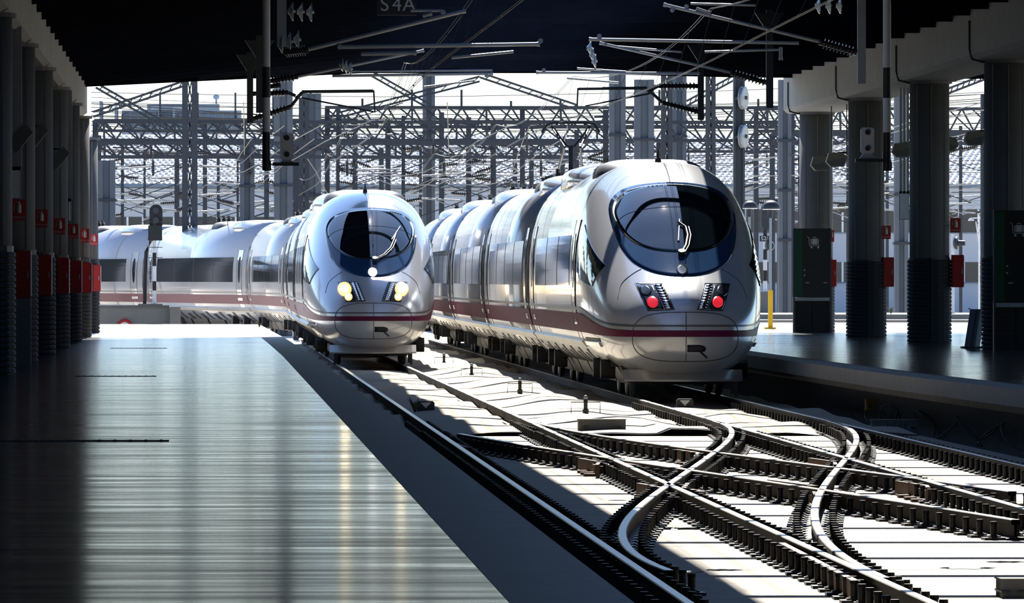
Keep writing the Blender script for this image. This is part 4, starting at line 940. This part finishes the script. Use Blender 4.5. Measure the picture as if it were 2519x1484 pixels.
a, c = P(368, 556, y), P(400, 503, y); n = 10; b = MB(); rr = (c.x - a.x)/2; b.prism([(a.x, y, a.z), (c.x, y, a.z)] + [((a.x+c.x)/2 + rr*math.cos(math.pi*k/n), y, c.z - rr + rr*math.sin(math.pi*k/n)) for k in range(n+1)], (0, .08, 0)); sh = b.build('backplate', 'black', t)
for k in range(2): b = MB(); cc = Vector(((a.x+c.x)/2, y, c.z - .18 - .28*k)); b.lathe(cc - Vector((0, .16, 0)), cc, [(0, .09), (.8, .08), (1, .08)], 14); b.build('lamp_hood', 'steel_dark', sh)
b = MB(); b.tube([P(372, 590, y), P(360, 620, y), P(357, 680, y), P(356, 757, y)], .055, 8); b.build('cable', 'black', t)
for q in (546, 566, 588, 609, 634): b = MB(); b.bar(P(350 if q < 580 else 362, q, y - .1), P(400, q, y - .1), .02); b.build('step_bar', 'steel_dark', t)
b = MB()
for dx in (-.16, -.08): b.bar((x + dx, y - .12, zz[0]), (x + dx, y - .12, zz[5]), .015)
for k in range(12): b.bar((x - .16, y - .12, zz[0] + .2 + k*.14), (x - .08, y - .12, zz[0] + .2 + k*.14), .012)
b.build('ladder', 'galv', t)
# dome lamp with yellow post on the right platform
y = 205.0; x = fp(1897, y); zf = ZPR
def dome_lamp(px, py_dome, y, r, label, yellow):
    x = fp(px, y); zd = H - (py_dome-HY)*y/FPX; t = thing('dome_lamp', (x, y, ZPR), label, 'lamp', 'dome lamps on posts')
    if yellow:
        b = MB(); zy = H - (714-HY)*y/FPX; b.bar((x, y, ZPR), (x, y, zy), .12, .12); b.build('yellow_base', 'yellow', t)
        b = MB(); b.box(x - .16, x + .14, y - .14, y + .14, ZPR, ZPR + .05); b.build('foot_plate', 'yellow', t)
    else: zy = ZPR
    b = MB(); b.cyl((x, y, zy), (x, y, zd), .035, 10); b.build('pole', 'galv', t)
    b = MB(); b.sphere((x + .02, y, zd), r, 20, 8, .95, 0); b.build('dome', 'steel_dark', t, smooth=True)
    b = MB(); b.lathe((x + .02, y, zd - .02), (x + .02, y, zd - .0), [(0, r*.92), (1, r*.98)], 20); b.build('diffuser', 'white', t)
    b = MB(); b.cyl((x, y, zd - .24), (x, y, zd), .07, 12); b.build('socket', 'steel_dark', t)
dome_lamp(1897, 514, 205, .245, 'dome lamp on a grey post with yellow base right of the near train', True)
dome_lamp(1845, 512, 214, .22, 'dome lamp half hidden behind the right train roof', False)
y = 262.0; x = fp(1884, y); t = signal_post(1884, y, .78, 0, 'dark signal on striped post with number plate behind the yellow post', 0)
b = MB()
for k in range(8): b = MB(); b.cyl((x, y, .78 + k*.36), (x, y, 1.14 + k*.36), .07, 10); b.build('post_section', 'white' if k % 2 == 0 else 'black', t)
a, c = P(1874, 566, y), P(1896, 500, y); rr = (c.x-a.x)/2; n = 10; b = MB(); b.prism([((a.x+c.x)/2 + rr*math.cos(math.pi + math.pi*k/n), y - .1, a.z + rr + rr*math.sin(math.pi + math.pi*k/n)) for k in range(n+1)] + [((a.x+c.x)/2 + rr*math.cos(math.pi*k/n), y - .1, c.z - rr + rr*math.sin(math.pi*k/n)) for k in range(n+1)], (0, .1, 0)); b.build('backplate', 'steel_dark', t)
a, c = P(1870, 594, y), P(1900, 580, y); b = MB(); b.box(a.x, c.x, y - .12, y - .08, a.z, c.z); b.build('number_plate', 'black', t); text('lettering', 'S2/1', .19, ((a.x+c.x)/2, y - .125, (a.z+c.z)/2), 'white', t)
cc = P(1895, 605, y); b = MB(); b.lathe(cc + Vector((0, -.3, 0)), cc + Vector((0, .1, 0)), [(0, .13), (.6, .17), (.8, .15), (1, .05)], 16); b.build('lamp_head', 'steel_dark', t)
b = MB(); b.box(x - .35, x + .25, y - .3, y + .3, .78, 1.5); b.build('plinth', 'concrete', t)
cc = P(2357, 598, 255); t = thing('round_lamp', tuple(cc - Vector((.05, 0, 0))), 'round dark signal lamp seen right of the second right column', 'signal')
b = MB(); b.lathe(cc + Vector((-.1, 0, 0)), cc + Vector((.28, -.1, 0)), [(0, .1), (.2, .21), (.35, .22), (.4, .1), (1, .08)], 16); b.build('head', 'steel_dark', t)
b = MB(); b.cyl((cc.x - .12, cc.y, .78), (cc.x - .12, cc.y, cc.z + .3), .06, 10); b.build('post', 'white', t)
def weed(px, py, y, zf, n, h, label):
    c = Vector((fp(px, y), y, zf)); b = MB()
    for k in range(n):
        a = random.uniform(0, 6.28); l = h*random.uniform(.5, 1); q = Vector((math.cos(a)*l*.6, math.sin(a)*l*.3, l)); sd = Vector((math.sin(a), -math.cos(a), 0))*.012
        m_ = c + q*.5 + Vector((0, 0, l*.12)); b.add([c - sd, c + sd, m_ + sd*1.3, m_ - sd*1.3, c + q], [(0, 1, 2, 3), (3, 2, 4)])
    b.build('weed', 'weed', label=label, cat='plant')
weed(638, 829, 205, ZP, 14, .16, 'tiny green weed on the sunlit left platform end')
weed(2195, 770, 252, .78, 18, .28, 'dry weed tuft in front of the pale facade at right')
weed(1020, 990, 118, -.1, 16, .25, 'dry twig weed beside the low dark signal')

# ------------------------------------------------------------------ outside, far: masts, gantries, wires
def mast(px0, px1, py0, y, m, label, shade=None):
    x0, x1 = fp(px0, y), fp(px1, y); zt_ = H - (py0-HY)*y/FPX; w_ = x1 - x0; t = thing('concrete_mast', ((x0+x1)/2, y, -.45), label, 'mast', 'pale masts of the yard')
    b = MB(); b.box(x0, x0 + w_*.3, y, y + .6, -.45, zt_); b.build('flange', m, t)
    b = MB(); b.box(x0 + w_*.3, x0 + w_*.7, y + .15, y + .45, -.45, zt_ - .002); b.build('web', m, t)
    b = MB(); b.box(x0 + w_*.7, x1, y, y + .6, -.45, zt_); b.build('flange', m, t)
    for k in range(3): b = MB(); zz = zt_*(.35 + .2*k); b.box(x0 - .04, x1 + .04, y - .05, y + .65, zz, zz + .1); b.build('band', 'blue_steel', t)
ML = [(590, 626, 345, 300, 'pale mast left of the striped hanging pole'), (674, 720, 180, 320, 'tall pale mast behind the hanging signal'), (742, 790, 230, 345, 'pale mast right of the hanging signal box'), (1040, 1070, 175, 350, 'pale mast above the left train'), (1500, 1540, 178, 310, 'tall pale mast above the right train cab'), (1562, 1610, 195, 330, 'second tall pale mast above the right train cab'), (1918, 1949, 195, 300, 'broad pale mast beside the farthest right column'), (2205, 2238, 210, 290, 'broad pale mast left of the second right column'), (240, 284, 395, 330, 'short pale mast at far left above the train'), (1655, 1690, 185, 340, 'pale mast behind the right lattice tower')]
for a in ML: mast(a[0], a[1], a[2], a[3], 'pole_blue', a[4])
y = 235.0; t = thing('dark_mast', (fp(1820, y), y, -.45), 'dark steel mast with two tension wheels right of the near train', 'mast')
x0, x1 = fp(1806, y), fp(1834, y); zt_ = 9.5
for q in (x0, x1 - .07): b = MB(); b.box(q, q + .07, y, y + .35, -.45, zt_); b.build('flange', 'steel_dark', t)
b = MB(); b.box(x0 + .07, x1 - .07, y + .15, y + .2, -.45, zt_); b.build('web', 'steel_dark', t)
for py in (240, 335):
    c = P(1830, py, y - .2); b = MB(); q = Vector((.12, -.05, 0)); b.lathe(c - q*.6, c + q*.6, [(0, .30), (.1, .35), (.3, .35), (.35, .31), (.65, .31), (.7, .35), (.9, .35), (1, .30)], 22); wl = b.build('tension_wheel', 'galv', t)
    b = MB(); b.cyl(c - q*2, c + q, .06, 10); b.build('axle', 'steel_dark', t)
def lattice(px0, px1, py0, y, label):
    x0, x1 = fp(px0, y), fp(px1, y); zt_ = H - (py0-HY)*y/FPX; t = thing('lattice_tower', ((x0+x1)/2, y, -.45), label, 'tower', 'lattice towers'); w_ = x1 - x0; lw = w_*.38
    for q in (x0, x1 - lw):
        for yy in (y, y + w_*.8): b = MB(); b.box(q, q + lw, yy, yy + .1, -.45, zt_); b.build('leg', 'blue_steel', t)
    n = int((zt_ + .45)/(w_*1.1))
    for k in range(n):
        za, zb_ = -.45 + (zt_ + .45)*k/n, -.45 + (zt_ + .45)*(k+1)/n
        b = MB(); b.bar((x0 + lw, y + .05, za), (x1 - lw, y + .05, zb_), .05); b.build('brace', 'blue_steel', t)
        b = MB(); b.bar((x1 - lw, y + .05, za), (x0 + lw, y + .05, zb_), .05); b.build('brace', 'blue_steel', t)
lattice(448, 486, 200, 290, 'dark lattice tower standing behind the left train'); lattice(1628, 1655, 185, 300, 'slim lattice tower above the right train cab'); lattice(735, 760, 240, 330, 'slim lattice tower right of the hanging signal'); lattice(1738, 1762, 188, 320, 'slim lattice tower beside the right forked bracket'); lattice(2418, 2434, 230, 260, 'thin pale lattice mast left of the right edge column')
def gantry(px0, px1, py0, py1, y, label, pitch=1.0, tops=0):
    x0, x1 = fp(px0, y), fp(px1, y); z0, z1 = H - (py1-HY)*y/FPX, H - (py0-HY)*y/FPX; t = thing('gantry', ((x0+x1)/2, y, z0), label, 'gantry', 'lattice gantries across the yard')
    for z, yy in ((z0, y), (z1, y), (z0, y + .9), (z1, y + .9)): b = MB(); b.bar((x0, yy, z), (x1, yy, z), .10, .13); b.build('chord', 'blue_steel', t)
    for xl in (x0 + .1, x0 + (x1-x0)*.42, x1 - .1): b = MB(); b.bar((xl, y + 1.0, -.45), (xl, y + 1.0, z1), .22); b.build('leg', 'blue_steel', t)
    n = int((x1 - x0)/pitch)
    for k in range(n):
        xa, xb = x0 + (x1-x0)*k/n, x0 + (x1-x0)*(k+1)/n; xm = (xa+xb)/2
        for p, q in (((xa, z0), (xm, z1)), ((xm, z1), (xb, z0))): b = MB(); b.bar((p[0], y, p[1]), (q[0], y, q[1]), .085, .085); b.build('diagonal', 'blue_steel', t)
        b = MB(); b.bar((xa, y + .9, z1), (xb, y + .9, z0), .07); b.build('back_diagonal', 'blue_steel', t)
        if k % 3 == 0: b = MB(); b.bar((xm, y, z0), (xm, y + .9, z1), .06); b.bar((xm, y, z0), (xm, y, z1), .09); b.build('upright', 'blue_steel', t)
        if k % 4 == 2:
            b = MB(); insulator(b, (xm, y - .2, z0 - .75), (xm, y - .2, z0 - .15), 7, .13); b.bar((xm, y - .2, z0 - .2), (xm, y - .2, z0 + .1), .05); b.build('hanging_insulator', 'porcelain', t)
        if tops and k % 2 == 1:
            b = MB(); hgt = random.choice((.3, .4, .8, 1.4)); b.bar((xm, y + .4, z1), (xm, y + .4, z1 + hgt), .10); b.build('stub_post', 'blue_steel', t)
gantry(228, 1960, 300, 345, 335, 'middle lattice gantry spanning behind both trains', 1.0, 0)
gantry(800, 1960, 264, 312, 345, 'highest lattice gantry behind the right train', 1.1, 1)
gantry(232, 880, 296, 322, 390, 'thin lattice gantry below the far tower block', .9, 1)
gantry(228, 1420, 352, 386, 300, 'lowest lattice gantry across the left half', .9, 0)
gantry(1860, 2460, 266, 322, 360, 'lattice gantry seen between the right columns', 1.1, 1)
gantry(1900, 2460, 330, 352, 330, 'low lattice gantry seen between the right columns', .9, 0)
gantry(1380, 1960, 345, 372, 375, 'lattice gantry behind the pantograph', .9, 0)
def brace(pa, pb, y, label):
    t = thing('diagonal_stay', tuple(P(*pa, y)), label, 'stay', 'lattice stays'); a, c = P(*pa, y), P(*pb, y); o = Vector((0, 0, 12*y/FPX))
    for q in (Vector(), o): b = MB(); b.bar(a + q, c + q, .09); b.build('stay_bar', 'blue_steel', t)
    for k in range(9): b = MB(); p = a.lerp(c, (k+.5)/9); b.bar(p, p + o + (c-a)*.05, .045); b.build('rung', 'blue_steel', t)
brace((230, 288), (452, 212), 300, 'lattice stay rising to the left tower'); brace((236, 216), (400, 310), 310, 'lattice stay falling right at far left'); brace((1180, 190), (1420, 270), 330, 'lattice stay falling right above the left train'); brace((830, 290), (1180, 200), 340, 'lattice stay rising right above the left train'); brace((910, 185), (1060, 270), 345, 'short lattice stay above the left train cab'); brace((1690, 260), (1810, 195), 330, 'lattice stay by the dark mast'); brace((2320, 235), (2450, 185), 300, 'lattice stay between the right columns')
# yard wires, insulator strings and registration arms
for i in range(22):
    y = random.uniform(330, 420); pa = random.uniform(200, 480); a = P(225, pa, y); c = P(2450, pa + random.uniform(-60, 60), y); b = MB(); n = 14
    b.tube([a.lerp(c, k/n) - Vector((0, 0, .5*4*(k/n)*(1-k/n)*random.uniform(.9, 1.1))) for k in range(n+1)], .014 + .012*random.random(), 4); b.build('span_wire', 'wire', label='thin cross wire strung over the far yard', cat='wire', group='cross wires of the yard')
for i in range(26):
    u0 = random.uniform(-10, 36); y0, y1 = 235, 430; z = random.choice((5.3, 5.9, 6.3, 7.0)); du = random.uniform(-8, 8); b = MB()
    b.tube([(u0 + du*k/10, y0 + (y1-y0)*k/10, z + .3*math.cos(k)) for k in range(11)], .016, 4); b.build('yard_wire', 'wire', label='thin overhead wire running along the far yard', cat='wire', group='lengthwise wires of the yard')
random.seed(21)
POSTS = [(px, random.uniform(335, 420)) for px in list(np.linspace(250, 710, 9)) + list(np.linspace(770, 1480, 14)) + list(np.linspace(1850, 2430, 11))]
for i, (px, y) in enumerate(POSTS):
    px += random.uniform(-14, 14); x = fp(px, y); w_ = random.choice((.12, .16, .24)); top = random.uniform(8.2, 9.6)
    t = thing('yard_post', (x, y, -.45), 'slim steel post with insulated wire arms in the yard', 'post', 'slim posts of the yard'); b = MB(); b.bar((x, y, -.45), (x, y, top), w_, w_); b.build('shaft', 'blue_steel', t)
    b = MB(); b.bar((x - .5, y, top - .3), (x + .5, y, top - .3), .08); b.build('crossbar', 'blue_steel', t)
    for k in range(4):
        c = Vector((x, y - .1, random.uniform(5.2, top - .3))); d = random.choice((-1, 1)); sl_ = random.uniform(-.2, .4)
        b = MB(); e = c + Vector((d*.8, 0, -.8*sl_)); insulator(b, c, e, 7, .13); b.build('insulator', 'porcelain', t)
        b = MB(); e2 = e + Vector((d*1.9, 0, .5*sl_)); b.cyl(e, e2, .04, 7); b.build('tube', 'galv', t)
        b = MB(); b.cyl(e + Vector((d*.3, 0, .05)), e + Vector((d*1.5, 0, -.4)), .028, 6); b.build('steady_arm', 'galv', t)
        b = MB(); b.bar(e2, Vector((x, y, c.z + random.choice((-.9, .9)))), .045); b.build('stay', 'blue_steel', t)
        if k == 0 and i % 3 == 0: b = MB(); q = c + Vector((d*.3, 0, -.2)); b.lathe(q - Vector((0, .05, 0)), q + Vector((0, .05, 0)), [(0, .16), (.2, .22), (.8, .22), (1, .16)], 14); b.build('pulley', 'porcelain', t)
# ladder mast with small lamp between the right columns
y = 275.0; t = thing('ladder_mast', (fp(2425, y), y, -.45), 'white ladder mast with a small lamp arm at right', 'mast')
for px in (2413, 2428): b = MB(); b.bar((fp(px, y), y, -.45), (fp(px, y), y, H + 155*y/FPX), .05); b.build('rail', 'white', t)
for k in range(14): b = MB(); z = -.2 + k*.33; b.bar((fp(2413, y), y, z), (fp(2428, y), y, z), .035); b.build('rung', 'white', t)
b = MB(); b.bar(P(2390, 537, y), P(2428, 535, y), .04); b.bar(P(2405, 545, y), P(2418, 640, y), .03); b.build('lamp_arm', 'white', t)
b = MB(); b.sphere(P(2393, 543, y), .11, 12, 6, .8, 0); b.build('lamp_shade', 'white', t)

# unseen dark wall, added to darken reflections in the left train's windows
yw = thing('reflection_wall', (-30, 300, -.45), kind='structure')
b = MB(); b.box(-31, -30, 205, 470, -.45, 7.5); b.build('wall_face', 'blue_steel', yw)
for k in range(44): b = MB(); b.box(-30, -29.6, 208 + k*6, 208.6 + k*6, -.45, 7.8); b.build('wall_rib', 'pole_blue' if k % 3 else 'facade', yw)
# ------------------------------------------------------------------ yard buildings
y = 480.0; kpx = FPX / y
t = thing('depot_building', (fp(1300, y), y, -.45), 'long pale depot building with bright corrugated roof behind the yard', 'building')
x0, x1 = fp(150, y), fp(2560, y); zw = H + 190/kpx + .2; ze = H + 228/kpx
b = MB(); b.box(x0, x1, y, y + 20, -.45, ze); wall = b.build('facade', 'facade', t)
for k in range(5): b = MB(); zz = ze - .25 - k*.27; b.box(x0, x1, y - .06, y, zz - .11, zz + .11); b.build('siding_board', 'facade', wall)
b = MB(); b.box(x0, x1, y - .35, y, ze - .1, ze + .12); b.build('eave', 'facade_trim', t)
b = MB(); b.box(x0, x1, y - .04, y, -.45, H - (770-HY)/kpx); b.build('plinth', 'facade_trim', wall)
def windows(pa, pb, ya, yb, step):
    p = pa
    while p < pb:
        q = min(p + step, pb); b = MB(); b.box(fp(p + 2, y), fp(q - 2, y), y - .03, y - .005, H - (yb-HY)/kpx, H - (ya-HY)/kpx); wn = b.build('window', 'window_dark', wall)
        b = MB(); b.box(fp(q - 2.5, y), fp(q + 2.5, y), y - .09, y - .005, H - (yb-HY)/kpx, H - (ya-HY)/kpx); b.build('mullion', 'white', wall)
        p = q
    b = MB(); b.box(fp(pa - 4, y), fp(pb + 4, y), y - .12, y - .004, H - (yb + 3-HY)/kpx, H - (yb-HY)/kpx); b.build('window_sill', 'facade_trim', wall)
windows(1835, 2460, 515, 571, 48); windows(1835, 2460, 645, 694, 60); windows(238, 1060, 534, 562, 38)
vs = []; fs = []; nu = int((x1 - x0)/.055); yr = 507.0; zr = H + 352*yr/FPX; NR = 22
for j in range(NR):
    b_ = len(vs)
    for i in range(nu + 1):
        xx = x0 + (x1-x0)*i/nu; q0, q1 = j/NR, (j+1)/NR; wv = math.sin(2*math.pi*(xx + j*.16)/.38); r_ = .17*max(0, wv + .45)
        ya, yb = y - .3 + (yr - y + .3)*q0, y - .3 + (yr - y + .3)*q1; za, zb_ = ze + .1 + (zr - ze - .1)*q0, ze + .1 + (zr - ze - .1)*q1
        vs += [(xx, ya, za - .02), (xx, ya - .05, za + r_), (xx, yb, zb_ + .02)]
    for i in range(nu): k = b_ + 3*i; fs += [(k, k+3, k+4, k+1), (k+1, k+4, k+5, k+2)]
b = MB(); b.add(vs, fs); b.build('roof_tiles', 'tile_roof', t, kind='stuff')
# far office block with roof dome
y = 1150.0; t = thing('office_block', (fp(445, y), y, -.45), 'hazy blue office block on the skyline at upper left', 'building')
def bx(name, pa, pb, ya, yb, m, y0=0, dep=14): b = MB(); b.box(fp(pa, y), fp(pb, y), y - y0, y + dep, H - (yb-HY)*y/FPX, H - (ya-HY)*y/FPX); return b.build(name, m, t)
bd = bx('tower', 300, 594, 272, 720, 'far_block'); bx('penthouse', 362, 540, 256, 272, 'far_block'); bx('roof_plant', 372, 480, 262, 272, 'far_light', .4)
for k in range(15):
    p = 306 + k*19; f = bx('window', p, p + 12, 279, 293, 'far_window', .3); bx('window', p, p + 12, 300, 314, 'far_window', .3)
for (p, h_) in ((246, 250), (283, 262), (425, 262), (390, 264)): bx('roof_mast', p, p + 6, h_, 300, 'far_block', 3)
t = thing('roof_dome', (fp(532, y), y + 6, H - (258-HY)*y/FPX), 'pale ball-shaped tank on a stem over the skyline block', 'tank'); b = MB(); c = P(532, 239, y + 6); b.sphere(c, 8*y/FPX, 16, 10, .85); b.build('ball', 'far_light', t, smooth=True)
b = MB(); b.cyl((c.x, c.y, c.z - 22*y/FPX), (c.x, c.y, c.z), .12, 8); b.build('stem', 'far_block', t)
